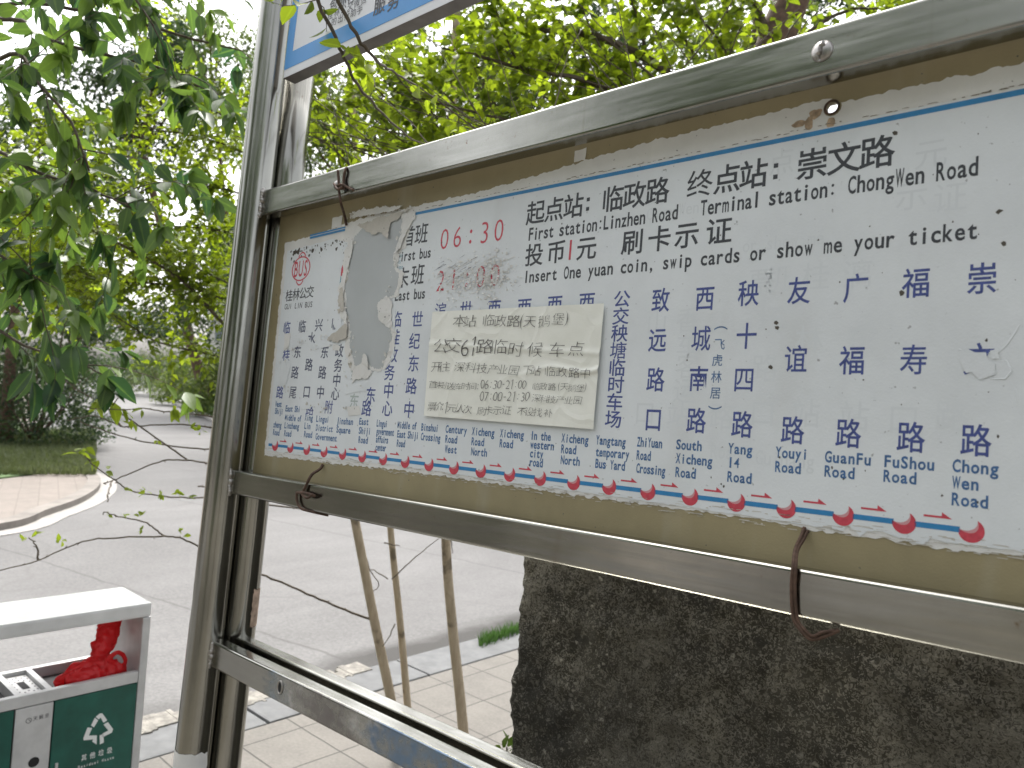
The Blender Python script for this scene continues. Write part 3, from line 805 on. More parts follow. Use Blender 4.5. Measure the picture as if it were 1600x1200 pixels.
flake([(560, 352), (590, 342), (632, 330), (640, 326), (622, 345), (612, 350), (610, 376), (600, 364), (584, 368)], 0.006, M_PAPERBACK, 'paper_flake', 'brownish scrap hanging at the head of the torn strip', 31, (0.3, -1))
flake([(552, 331), (600, 323), (632, 322), (618, 331), (580, 337), (556, 341)], 0.005, M_PAPER, 'paper_flake', 'curled white strip above the torn strip', 32, (0, -1))
flake([(593, 474), (606, 464), (615, 470), (613, 512), (604, 512), (594, 497)], 0.005, M_PAPER, 'paper_flake', 'white scrap standing up at the right of the torn strip', 33, (-1, 0.1))
flake([(543, 505), (547, 512), (543, 530), (524, 535), (512, 531), (528, 517)], 0.004, M_PAPERBACK, 'paper_flake', 'tan scrap at the left of the torn strip', 34, (1, 0.2))
flake([(532, 452), (538, 448), (541, 486), (537, 488), (530, 470)], 0.004, M_PAPERBACK, 'paper_flake', 'narrow grey scrap at the left of the torn strip', 35, (1, 0))
flake([(553, 578), (560, 572), (567, 566), (573, 552), (577, 556), (577, 578), (584, 580), (575, 592), (560, 592), (551, 600)], 0.005, M_PAPER, 'paper_flake', 'white tongue of paper at the foot of the torn strip', 36, (0, 1))
flake([(540, 392), (549, 380), (555, 372), (552, 396), (546, 420), (541, 440), (538, 470), (543, 486), (546, 510), (541, 512), (536, 480), (534, 450), (538, 420)], 0.0035, M_PAPER, 'paper_flake', 'long curled paper edge left of the torn strip', 37, (1, 0))
flake([(630, 336), (652, 330), (650, 342), (644, 350), (639, 362), (633, 374), (628, 388), (619, 398), (622, 386), (629, 364)], 0.004, M_PAPER, 'paper_flake', 'frayed paper edge right of the torn strip', 38, (-1, -.3))
# older poster bared at lower left, its upper edge ragged: broken white patches hide pieces of the names
patches = [[(446, 545), (458, 540), (468, 532), (478, 524), (492, 540), (500, 541), (505, 527), (512, 533), (521, 537), (516, 541), (494, 545), (478, 536), (466, 541), (457, 548)], [(441, 566), (450, 560), (455, 572), (448, 600), (438, 600)], [(446, 520), (455, 521), (452, 546), (444, 548)],
           [(467, 630), (505, 626), (508, 640), (498, 644), (492, 636), (470, 640)], [(536, 600), (552, 596), (570, 600), (574, 612), (556, 612), (540, 618)], [(543, 636), (562, 634), (566, 648), (545, 650)], [(613, 480), (619, 484), (617, 560), (607, 566), (611, 530)],
           [(523, 492), (534, 492), (536, 522), (527, 520), (522, 505)], [(522, 537), (533, 541), (531, 548), (520, 546)]]
for i, pp in enumerate(patches):
    link('paper_patch', sheet(jag([P(*p) for p in pp], 0.0016, 0.004, 50 + i), [], D - 0.00145, 0.0001, BB), route, M_PAPER if i % 3 == 2 else M_POSTER)
# the missing strokes of the last stop name and the swollen paper round them
for i, pp in enumerate([[(1503, 548), (1512, 546), (1528, 551), (1539, 551), (1546, 566), (1553, 569), (1556, 585), (1530, 594), (1519, 582), (1510, 583), (1500, 566)], [(1547, 548), (1560, 545), (1563, 560), (1550, 561)]]):
    link('paper_patch', sheet(jag([P(*p) for p in pp], 0.0012, 0.004, 70 + i), [], D - 0.00150, 0.0001, BB), route, M_POSTER)
def edge_flakes(path, n, size, m, label, seed, spread=5):
    """small torn scraps along a ragged edge, each tilted off the board a little"""
    r = random.Random(seed); Q = smoothpoly([np.array(p, float) for p in path], 8); V = []; F = []
    for _ in range(n):
        p = Q[r.randrange(len(Q))]; x, z = P(p[0] + r.gauss(0, spread), p[1] + r.gauss(0, spread)); s = size * r.uniform(.4, 1.7); k = r.randint(5, 9); a0 = r.uniform(0, 6.28); st = r.uniform(.4, 1.0); ro = r.uniform(0, 3.14); li = r.uniform(.0003, .0022); n0 = len(V)
        for j in range(k):
            a = a0 + 2 * math.pi * j / k; q = s * r.uniform(.45, 1.25); u, w = q * math.cos(a), q * math.sin(a) * st
            V.append((x + u * math.cos(ro) - w * math.sin(ro) - BB[0], YT - .0004 - li * max(0, u / s) - BB[1], z + u * math.sin(ro) + w * math.cos(ro) - BB[2]))
        F.append(tuple(range(n0, n0 + k)))
    o = link('torn_scraps', mesh(V, F), route, m); o['label'] = label
edge_flakes([(556, 368), (549, 405), (541, 450), (540, 488), (549, 520), (557, 578)], 34, .0028, M_PAPER, 'white torn scraps along the left of the torn strip', 101, 3)
edge_flakes([(548, 400), (537, 450), (534, 490), (546, 540), (552, 585)], 22, .0032, M_PAPERBACK, 'tan torn scraps along the left of the torn strip', 102, 3)
edge_flakes([(632, 350), (617, 420), (608, 470), (613, 524), (600, 574)], 40, .0024, M_PAPER, 'white torn scraps along the right of the torn strip', 103, 3)
edge_flakes([(545, 338), (580, 330), (640, 326)], 26, .0028, M_PAPER, 'white torn scraps above the torn strip', 104, 3)
edge_flakes([(440, 590), (452, 556), (470, 532), (492, 545), (505, 526), (528, 545), (548, 600), (580, 604)], 46, .0020, M_PAPER, 'white torn scraps where an older poster shows at the lower left', 105, 3)
edge_flakes([(440, 600), (470, 628), (505, 636), (545, 640)], 22, .0018, M_PAPERBACK, 'tan torn scraps at the lower left of the poster', 106, 4)
def crease(px_pts, r, name, m, seed, y=D - 0.0003):
    pts = jag([P(*p) for p in px_pts], 0.0014, 0.006, seed, False)
    MB().tube([(p[0] - BB[0], y - BB[1], p[1] - BB[2]) for p in pts], [r * (0.4 + 0.6 * math.sin(math.pi * i / (len(pts) - 1))) for i in range(len(pts))], 5).build(name, m, poster, True)
crease([(1600, 500), (1585, 520), (1575, 540), (1560, 552), (1545, 548)], 0.0011, 'paper_crease', M_POSTER, 81)
crease([(1495, 550), (1500, 545), (1520, 555), (1535, 556), (1560, 550)], 0.0012, 'paper_crease', M_POSTER, 82)
crease([(1535, 585), (1550, 593), (1570, 592), (1580, 580), (1572, 565), (1556, 562)], 0.0013, 'paper_crease', M_POSTER, 83)
crease([(1575, 590), (1588, 610), (1592, 640), (1598, 660)], 0.0010, 'paper_crease', M_POSTER, 84)
# frayed edges: thin dark crack below the top line's margin, broken white crust along the foot of the poster
def fray(k):
    for x in np.linspace(-0.9, 0.15, 150):
        w = rnd.uniform(.002, .010); z = 0.3385 + rnd.uniform(-.0008, .0012); h = rnd.uniform(.0003, .0011)
        if rnd.random() < .8: k.poly([(x, z), (x + w, z + rnd.uniform(-.0004, .0004)), (x + w * .8, z + h), (x + w * .2, z + h)])
ink(fray, 'dirt_line', plain('grey_dirt', (0.22, 0.20, 0.16), 0.9))
def crust(k):
    for x in np.linspace(-1.25, 0.15, 420):
        z = -0.0535 + rnd.uniform(-.008, .0055); w = rnd.uniform(.002, .014); h = rnd.uniform(.0003, .0012)
        k.poly([(x, z), (x + w, z + rnd.uniform(-.0006, .0006)), (x + w * .9, z + h), (x + w * .1, z + h * .8)])
ink(crust, 'torn_fibres', M_PAPERBACK, 'torn paper fibres along the foot of the poster')
# scraped crumbs over the second time
V = []; F = []
for i in range(620):
    px = rnd.gauss(735, 36) if i < 400 else rnd.gauss(775, 14); py = 436 - 0.18 * (px - 720) + rnd.gauss(0, 17)
    if i % 3 == 0: py += 16
    if not (668 < px < 815): continue
    x, z = P(px, py); r = abs(rnd.gauss(0.0008, 0.0006)) + .0004; n0 = len(V); kk = rnd.randint(4, 7); a0 = rnd.uniform(0, 6.28)
    lift = rnd.uniform(0.0002, 0.0014)
    for j in range(kk):
        a = a0 + 2 * math.pi * j / kk; q = r * rnd.uniform(.5, 1.3)
        V.append((x + q * math.cos(a) * 1.2 - BB[0], YI - 0.0004 - (lift if j < kk // 2 else 0.0001) - BB[1], z + q * math.sin(a) - BB[2]))
    F.append(tuple(range(n0, n0 + kk)))
o = link('scraped_crumbs', mesh(V, F), route, M_PAPER); o['label'] = 'crumbs of scraped white paper over the second time'
def scratches(k):
    for i in range(34):
        px = rnd.uniform(672, 760); py = 436 - .18 * (px - 720) + rnd.gauss(0, 14); x, z = P(px, py); L = rnd.uniform(.02, .06); s = rnd.uniform(0.15, 0.5); w = rnd.uniform(.0005, .0016)
        k.poly([(x, z), (x + L, z + L * s), (x + L, z + L * s + w), (x + L * .1, z + w)])
ink(scratches, 'scratch_marks', M_PAPER, 'pale scratches across the second time', YI - 0.0003)
ink(lambda k: [k.poly([(x, z), (x + L, z + L * s), (x + L, z + L * s + .0006)]) for x, z, L, s in [(P(a, b)[0], P(a, b)[1], rnd.uniform(.006, .02), rnd.uniform(.1, .5)) for a, b in [(rnd.uniform(675, 770), rnd.uniform(405, 455)) for _ in range(40)]]], 'scratch_marks', M_NAVY, 'thin dark scratches across the second time', YI - 0.0004)
# blotches and bits of dirt on the poster
def specks(k):
    for i in range(150):
        px = rnd.uniform(440, 1590); py = rnd.uniform(300 - (px - 440) * .1, 720 + (px - 440) * .09); x, z = P(px, py)
        if z > .33 or z < -.06: continue
        r = abs(rnd.gauss(0, .0006)) + .0002; k.poly([(x + r * rnd.uniform(.4, 1.3) * math.cos(a) , z + r * rnd.uniform(.4, 1.6) * math.sin(a)) for a in np.linspace(0, 5.3, 6)])
    for px, py in ((1409, 458), (1399, 208), (1215, 512), (1213, 505), (1205, 574), (1562, 330), (1569, 382)):
        x, z = P(px, py); k.poly([(x + .0028 * rnd.uniform(.4, 1.2) * math.cos(a), z + .0024 * rnd.uniform(.5, 1.3) * math.sin(a)) for a in np.linspace(0, 5.3, 7)])
    for i in range(70):                                       # mould along the upper left edge
        px = rnd.uniform(455, 545); py = 392 - .22 * (px - 455) + abs(rnd.gauss(0, 9)); x, z = P(px, py); r = abs(rnd.gauss(0, .0015)) + .0005
        k.poly([(x + r * rnd.uniform(.4, 1.4) * math.cos(a), z + r * rnd.uniform(.4, 1.6) * math.sin(a)) for a in np.linspace(0, 5.3, 7)])
ink(specks, 'dirt_specks', plain('dark_dirt', (0.09, 0.08, 0.065), 0.9))
x, z = P(1300, 168)
def rust(k):
    for (cx, cz, rx, rz, sd) in ((x - .016, z - .003, .006, .005, 1), (x - .032, z - .010, .008, .0035, 2), (x, z - .016, .004, .006, 3), (x - .022, z - .012, .004, .007, 4)):
        k.poly([(cx + rx * (1 + .5 * noise.noise(Vector((a, sd, 0)))) * math.cos(a), cz + rz * (1 + .5 * noise.noise(Vector((a, sd, 4)))) * math.sin(a)) for a in np.linspace(0, 6.0, 18)])
ink(rust, 'rust_stain', plain('rust_stain', (0.42, 0.31, 0.21), 0.8, var=0.5, scale=120), None, D - 0.0007, route)
MB().tube([(x + .0068 * math.cos(a) - BB[0], D - .0006 - BB[1], z + .0068 * math.sin(a) - BB[2]) for a in np.linspace(0, 2 * math.pi, 24)], .0012, 6, False).build('hole_rim', M_RUST, route, True)
# paper tag and tape scraps on the board's upper margin
for (px, py, w, h, sd) in ((527, 347, .028, .018, 4), (907, 243, .018, .015, 5)):
    x, z = P(px, py); link('tape_scrap', sheet(jag([(x - w / 2, z - h / 2), (x + w / 2, z - h / 2), (x + w / 2, z + h / 2), (x - w / 2, z + h / 2)], .0012, .005, sd), [], D - .0008, .0004, BB), route, M_PAPER)
# ------------------------------------------------------------------ the handwritten notice
NB = (*P(800, 660), 0)
NB = (NB[0], D, NB[1])
note = board_empty('handwritten_notice', NB, 'cream paper notice handwritten in Chinese, pasted over the middle of the route board', 'notice')
M_NOTE = None
def note_mat():
    m, nt, bs = mat('creased_cream_paper'); v = objco(nt)
    f = nz(nt, v, 16, 5, 0.6)
    nt.links.new(ramp(nt, f, [(0.3, (0.79, 0.795, 0.725)), (0.7, (0.87, 0.875, 0.81))]), bs.inputs['Base Color'])
    bs.inputs['Roughness'].default_value = 0.45; bs.inputs['Specular IOR Level'].default_value = 0.4
    vo = N(nt, 'ShaderNodeTexVoronoi', feature='DISTANCE_TO_EDGE'); vo.inputs['Scale'].default_value = 15
    wv = N(nt, 'ShaderNodeTexNoise'); wv.inputs['Scale'].default_value = 9; nt.links.new(v, wv.inputs['Vector'])
    wm = N(nt, 'ShaderNodeVectorMath', operation='MULTIPLY_ADD'); nt.links.new(wv.outputs['Color'], wm.inputs[0]); wm.inputs[1].default_value = (.1, .1, .1); nt.links.new(v, wm.inputs[2]); nt.links.new(wm.outputs[0], vo.inputs['Vector'])
    ad = N(nt, 'ShaderNodeMath', operation='MULTIPLY_ADD'); nt.links.new(ramp(nt, vo.outputs['Distance'], [(0.0, (1, 1, 1)), (0.10, (0, 0, 0))]), ad.inputs[0]); ad.inputs[1].default_value = 0.5; nt.links.new(f, ad.inputs[2])
    bump(nt, bs, ad.outputs[0], 0.30, 0.003)
    return m
M_NOTE = note_mat()
q = [np.array(P(*p)) for p in ((679, 488), (947, 475), (930, 671), (665, 650))]
YN = D - 0.0042
def nd(x, z):
    """how far the creased paper stands off its plane"""
    v = Vector((x, z, 2.0))
    h = 0.0016 * noise.noise(v * 13) + 0.0008 * noise.noise(v * 34)
    h += 0.0022 * math.exp(-((z - (0.094 + 0.03 * (x + .56) + .004 * math.sin(x * 60))) / 0.0035) ** 2) * max(0, min(1, (x + 0.68) * 8))
    h += 0.0012 * math.exp(-((z - (0.122 - .06 * (x + .68))) / 0.004) ** 2)
    return h
nx_, nz_ = 200, 100; V = []; F = []
for j in range(nz_ + 1):
    for i in range(nx_ + 1):
        s, t = i / nx_, j / nz_
        p = (q[3] * (1 - s) + q[2] * s) * (1 - t) + (q[0] * (1 - s) + q[1] * s) * t
        V.append((p[0] - NB[0], YN - nd(*p) - NB[1], p[1] - NB[2]))
for j in range(nz_):
    for i in range(nx_): F.append((j * (nx_ + 1) + i, j * (nx_ + 1) + i + 1, (j + 1) * (nx_ + 1) + i + 1, (j + 1) * (nx_ + 1) + i))
link('paper', mesh(V, F), note, M_NOTE, True)
Z2 = lambda x, y: P(640 + x / 4.8, 440 + y / 4.8)
hand = [
 [('本', 395, 300), ('站', 470, 300), ('临', 610, 295), ('政', 700, 300), ('路', 800, 300), ('(', 860, 305), ('天', 922, 300), ('鹅', 1028, 300), ('堡', 1135, 285), (')', 1196, 285), 98],
 [('公', 258, 485), ('交', 345, 485), ('6', 435, 500), ('1', 495, 490), ('路', 582, 490), ('临', 690, 495), ('时', 812, 510), ('候', 960, 510), ('车', 1125, 515), ('点', 1270, 510), 122],
 [('开', 222, 640), ('往', 282, 640), ('深', 395, 645), ('科', 480, 645), ('技', 562, 655), ('产', 645, 660), ('业', 715, 660), ('园', 800, 670), ('下', 905, 670), ('站', 968, 675), ('临', 1075, 675), ('政', 1160, 680), ('路', 1255, 685), ('中', 1340, 690), 84],
 [('首', 195, 775), ('末', 242, 780), ('班', 290, 785), ('发', 340, 785), ('车', 390, 790), ('时', 440, 790), ('间', 495, 790), (':', 532, 790), 60],
 [(c, 568 + 31.0 * i, 775) for i, c in enumerate('06:30-21:00')] + [66],
 [('临', 970, 790), ('政', 1022, 790), ('路', 1088, 795), ('(', 1140, 795), ('天', 1180, 795), ('鹅', 1240, 800), ('堡', 1302, 800), (')', 1338, 800), 62],
 [(c, 562 + 34 * i, 865) for i, c in enumerate('07:00-21:30')] + [70],
 [('深', 970, 880), ('科', 1030, 885), ('技', 1085, 885), ('产', 1150, 890), ('业', 1212, 890), ('园', 1280, 895), 66],
 [('票', 185, 935), ('价', 237, 940), (':', 270, 940), ('1', 295, 945), ('元', 337, 950), ('/', 372, 952), ('人', 402, 955), ('次', 455, 955), ('刷', 560, 970), ('卡', 612, 970), ('示', 678, 970), ('证', 745, 970), ('不', 860, 975), ('设', 918, 980), ('找', 982, 985), ('补', 1060, 990), 72]]
for row in hand:
    sz = row[-1]
    k = Ink()
    for ch, x, y in row[:-1]:
        cx, cz = Z2(x, y + rnd.uniform(-4, 4)); a, b = Z2(x - sz / 2, y), Z2(x + sz / 2, y); em = (b[0] - a[0])
        cjk = ord(ch) > 0x2000
        n0 = len(k.v)
        if ch == '1':
            h_ = em * .42; k.poly([(cx - em * .03, cz - h_), (cx + em * .025, cz - h_), (cx + em * .12, cz + h_), (cx + em * .06, cz + h_)]); k.poly([(cx + em * .06, cz + h_), (cx + em * .10, cz + h_), (cx - em * .06, cz + h_ * .62), (cx - em * .09, cz + h_ * .66)]); continue
        k.put(ch, cx, cz, em * (1.08 if cjk else 1.15) * rnd.uniform(.92, 1.06), Z2(x, y - sz / 2)[1] - Z2(x, y + sz / 2)[1] if cjk else em * 1.1, thin(ch, -0.018) if cjk else thin(ch, -0.022), rnd.uniform(-.07, .05), rnd.uniform(0.02, 0.16))
        for i in range(n0, len(k.v)):                        # an unsteady hand
            x0, z0 = k.v[i]; u = Vector((x0 * 190, z0 * 190, sz))
            k.v[i] = [x0 + 0.0009 * noise.noise(u), z0 + 0.0009 * noise.noise(u + Vector((9, 4, 2)))]
    k.build('handwriting', M_PENCIL, note, YN - 0.0011, NB, nd)
# ------------------------------------------------------------------ the blue and white board above
UB = (-1.262, DF + 0.001, 0.655)
upper = board_empty('upper_sign_board', UB, 'blue and white sign board above the route board, cut off by the picture top', 'sign')
M_WHITE = plain('white_sheet', (0.74, 0.75, 0.77), 0.4, var=0.05, scale=8)
M_SKYBLUE = plain('bright_blue_sheet', (0.025, 0.27, 0.66), 0.4, var=0.06, scale=10)
zb = 0.628
mbx = MB().box((-1.262 - UB[0], DF + 0.0015 - UB[1], zb - UB[2]), (XR - .03 - UB[0], DF + 0.026 - UB[1], 1.15 - UB[2]), 0.0012)
mbx.build('panel', plain('grey_panel_metal', (0.16, 0.15, 0.145), 0.55, metal=0.4, var=0.2, scale=30), upper)
def U(px, py): return bp(px, py, DF)
a = (-1.240, 0.640)
def upoly(name, pts, y, m): return link(name, sheet(pts, [], y, 0.0004, UB), upper, m)
upoly('white_face', [(-1.2605, zb + .0005), (0.26, zb + .0005), (0.26, 1.14), (-1.2385, 1.14), (-1.2605, 0.80)], DF + 0.0007, M_WHITE)
x0 = -1.2605
upoly('blue_border', [(x0, 0.6435), (0.26, 0.6435), (0.26, 0.6735), (x0 + .022, 0.6735), (x0 + .034, 1.14), (x0 + .020, 1.14), (x0, 0.70)], DF + 0.0002, M_SKYBLUE)
def uink(name, m, fn):
    k = Ink(); fn(k); return k.build(name, m, upper, DF - 0.0002, UB)
def ul(k):
    for i, c in enumerate('桂林公交微信'): 
        px, py = 516 + 10.4 * i, 24 - 5.0 * i; x, z = U(px, py); k.put(c, x, z, .0165, .0165, 0.0)
    for i, c in enumerate('的出行助手'):
        px, py = 522 + 10.0 * i, 33.5 - 4.6 * i; x, z = U(px, py); k.put(c, x, z, .0165, .0165, 0.0)
    for i, c in enumerate('包你行'):
        px, py = 521 + 14 * i, 7 - 6.0 * i; x, z = U(px, py); k.put(c, x, z, .024, .024, 0.012)
uink('small_lettering', M_BLACK, ul)
def us(k):
    for i, c in enumerate('服务'):
        px, py = 593 + 22 * i, 8 - 6.8 * i; x, z = U(px, py); k.put(c, x, z, .031, .031, 0.014)
uink('large_lettering', M_BLACK, us)
# ------------------------------------------------------------------ rusty wire ties
def wire(label, strands, r):
    w = None; allp = [b2w(p) for st in strands for p in st[0]]
    base = min(allp, key=lambda p: p[2])
    e = empty('wire_tie', tuple(base), label, 'wire', 'rusty wires tying the board to the rails')
    mb = MB()
    for pts, rr in strands:
        mb.tube([np.array(b2w(p)) - base for p in smoothpoly(pts, 5)], rr, 7)
    mb.build('wire', M_RUST, e, True)
def wp(px, py, d): x, z = bp(px, py, d); return (x, d, z)
F0 = DF - 0.003
wire('rusty wire knotted over the top rail near the left uprights', [
    ([wp(541, 352, D - .002), wp(538, 335, D - .008), wp(533, 318, F0), wp(530, 300, F0 - .003), wp(529, 280, F0 - .003), wp(528, 266, F0 - .004)], .0022),
    ([wp(524, 292, F0 - .002), wp(534, 288, F0 - .006), wp(545, 294, F0 - .003), wp(552, 297, F0 - .005)], .0020),
    ([wp(537, 296, F0 - .001), wp(537, 280, F0), wp(539, 268, F0), wp(544, 262, DF + .003), (bp(546, 262, DF)[0], DF + .03, ZT1 + .003)], .0022),
    ([wp(522, 287, F0 - .003), wp(528, 296, F0 - .008), wp(536, 291, F0 - .005)], .0020)], .002)
wire('short rusty wire looped round the bottom rail near the left uprights', [
    ([wp(504, 726, D - .0015), wp(500, 733, D - .008), wp(487, 742, F0 + .004), wp(479, 757, F0), wp(474, 768, F0 - .001)], .0024),
    ([wp(464, 770, F0 - .001), wp(476, 770, F0 - .004), wp(492, 775, F0 - .003)], .0024),
    ([wp(464, 768, F0 - .001), wp(464, 782, F0 - .001), wp(470, 794, F0 - .001), wp(485, 799, DF - .001), (bp(503, 799, DF)[0], DF + .012, ZB0 - .003)], .0022),
    ([wp(472, 772, F0 - .003), wp(480, 778, F0 - .006), wp(489, 772, F0 - .005)], .0022)], .002)
wire('long rusty wire hanging over the bottom rail in front of the dark wall', [
    ([wp(1257, 824, D - .0012), wp(1252, 838, D - .006), wp(1243, 858, D - .016), wp(1240, 880, F0), wp(1237, 920, F0 - .001), wp(1240, 965, F0), wp(1252, 985, F0 - .001), wp(1264, 997, F0), wp(1276, 998, F0 + .002), wp(1296, 991, DF + .002), wp(1311, 984, DF + .004)], .0019),
    ([wp(1262, 829, D - .0012), wp(1256, 842, D - .006), wp(1246, 860, D - .016), wp(1243.5, 882, F0), wp(1242, 922, F0 - .001), wp(1246, 966, F0), wp(1258, 985, F0 - .001), wp(1270, 994, F0), wp(1284, 988, F0 + .002), wp(1304, 985, DF + .003)], .0016)], .002)
# ------------------------------------------------------------------ litter bin
def onX(px, py, X):
    r = ray(px, py); return CAM + r * (X / r[0])
HB = 0.80
cor = gp(238, 941, HB)
XB, YR = float(cor[0]), float(cor[1])
WB, DB = 0.675, 0.246
YL = YR - WB
bin_ = empty('litter_bin', (XB - DB / 2, (YL + YR) / 2, 0.0), 'two part litter bin with white canopy and dark green doors standing near the kerb', 'litter bin')
OB = np.array([XB - DB / 2, (YL + YR) / 2, 0.0])
M_ALU = plain('painted_aluminium', (0.55, 0.55, 0.545), 0.42, metal=0.25, var=0.14, scale=11, bmp=0.02)
M_TOP = plain('white_canopy_paint', (0.62, 0.62, 0.61), 0.36, var=0.10, scale=9)
M_GREEN = plain('dark_green_door', (0.010, 0.085, 0.062), 0.42, var=0.28, scale=9, bmp=0.02)
M_WPRINT = plain('white_print', (0.75, 0.76, 0.74), 0.5)
M_GPRINT = plain('grey_print', (0.12, 0.12, 0.125), 0.5)
def bbx(mb, x0, x1, y0, y1, z0, z1, bev=0.003): return mb.box((XB + x0 - OB[0], y0 - OB[1], z0), (XB + x1 - OB[0], y1 - OB[1], z1), bev)
ZC, ZO, ZD = 0.752, 0.5686, 0.529
bbx(MB(), -DB, 0, YL, YR, ZC, HB, 0.010).build('canopy', M_TOP, bin_)
for (a, b) in ((YR - .026, YR), (YL, YL + .026)):
    bbx(MB(), -DB, 0, a, b, 0.02, ZC - .002).build('side_panel', M_ALU, bin_)
dk = MB(); z0, z1 = ZD + .003, ZO
bbx(dk, -.022, -.001, YL + .027, YR - .027, z0, z1); bbx(dk, -DB + .001, -DB + .022, YL + .027, YR - .027, z0, z1)
ym0, ym1 = YR - .022 - .262 - .105, YR - .022 - .262
for y in (ym0, ym1 - .018): bbx(dk, -DB + .0225, -.0225, y, y + .018, z0, z1 - .001)
dk.build('rim', M_ALU, bin_)
ash = bbx(MB(), -DB + .03, -.028, ym0 + .02, ym1 - .02, ZO - .022, ZO - .014, .001).build('ashtray', M_ALU, bin_)
hl = MB()
for i in range(5):
    for j in range(7):
        if 1 <= i <= 3 and 2 <= j <= 4: continue
        cy, cx = ym0 + .028 + i * .0125, XB - DB + .045 + j * .026
        if i % 2: cx += .01
        hl.add([(cx + .0042 * math.cos(a) - OB[0], cy + .0028 * math.sin(a) - OB[1], ZO - .0135) for a in np.linspace(0, 5.5, 8)], [tuple(range(8))])
cx, cy = XB - DB / 2, (ym0 + ym1) / 2
hl.add([(cx + a - OB[0], cy + b - OB[1], ZO - .0135) for a, b in ((-.035, -.011), (.035, -.011), (.035, .011), (-.035, .011))], [(0, 1, 2, 3)])
hl.build('ash_holes', M_DARK, ash)
bd = MB(); bbx(bd, -DB + .004, -.012, YL + .028, YR - .028, 0.03, ZO - .035); bd.build('inner_box', plain('dark_liner', (0.02, 0.02, 0.022), 0.7), bin_)
yr1, yr0 = YR - .0275, ym1 + .004
dr = bbx(MB(), -.011, -.002, yr0, yr1, 0.06, ZD, .002).build('door', M_GREEN, bin_)
yl1, yl0 = ym0 - .004, YL + .0275
d2 = bbx(MB(), -.011, -.002, yl0, yl1, 0.06, ZD, .002).build('door', M_GREEN, bin_)
mid = bbx(MB(), -.011, -.0015, ym0 + .0005, ym1 - .0005, 0.06, ZD, .002).build('centre_panel', M_ALU, bin_)
bbx(MB(), -.02, 0, YL + .03, YR - .03, 0.022, 0.056).build('plinth', M_ALU, bin_)
class FaceInk(Ink):
    def face(s, name, m, parent, X):
        V = [(X - OB[0], p[0] - OB[1], p[1]) for p in s.v]; return link(name, mesh(V, s.f), parent, m)
def fp(px, py): p = onX(px, py, XB - .002); return (p[1], p[2])
k = FaceInk()
Zp = lambda x, y: fp(x / 3.75, 880 + y / 3.75)
for poly in ([(560, 900), (585, 880), (600, 880), (628, 920), (606, 935), (590, 905), (578, 915)], [(555, 905), (575, 920), (550, 962), (533, 950)],
             [(606, 945), (632, 930), (662, 972), (655, 992), (600, 1020), (600, 998), (634, 980)], [(583, 1008), (606, 1000), (608, 1050), (585, 1062)],
             [(512, 962), (540, 965), (520, 1010), (567, 1008), (566, 1062), (540, 1045), (545, 1032), (490, 1038), (488, 1025)]):
    k.poly([Zp(*p) for p in poly][::-1])
for i, c in enumerate('其他垃圾'):
    y, z = Zp(492 + 50 * i, 1138 - 14 * i); k.put(c, y, z, .0175, .0225, .012)
y, z = Zp(455, 1200); y1, z1 = Zp(668, 1155); k.latin('Residual Waste', y, z - .003, (y1 - y) / 14, .010, .012)
k.face('waste_sign', M_WPRINT, dr, XB - .0014)
k = FaceInk()
for i, c in enumerate('其他垃圾'): k.put(c, yl0 + .09 + .024 * i, 0.36, .0175, .0225, .012)
k.face('waste_sign', M_WPRINT, d2, XB - .0014)
k = FaceInk()
for i, c in enumerate('天鹅堡'):
    y, z = Zp(207 + 34 * i, 908 - 8 * i); k.put(c, y, z, .0125, .0145, .012)
cy, cz = Zp(168, 922); T = np.linspace(0, 2 * math.pi, 24)
k.strip([(cy + .0085 * math.cos(t), cz + .0085 * math.sin(t)) for t in T], [(cy + .0066 * math.cos(t), cz + .0066 * math.sin(t)) for t in T])
k.strip([(cy - .004 + .001 * t, cz + .004 - .008 * (t / 8) ** 2) for t in range(9)], [(cy - .002 + .001 * t, cz + .004 - .008 * (t / 8) ** 2) for t in range(9)])
k.face('owner_mark', M_GPRINT, mid, XB - .0010)
cy, cz = Zp(197, 1165)
k = FaceInk(); k.poly([(cy + .0155 * math.cos(t), cz + .0155 * math.sin(t)) for t in np.linspace(0, 6.0, 24)]); k.face('lock_hole', M_DARK, mid, XB - .0008)
cy, cz = Zp(330, 1185)
bbx(MB(), -.006, .002, cy - .004, cy + .004, cz - .012, cz + .008, .001).build('latch', M_ALU, dr)
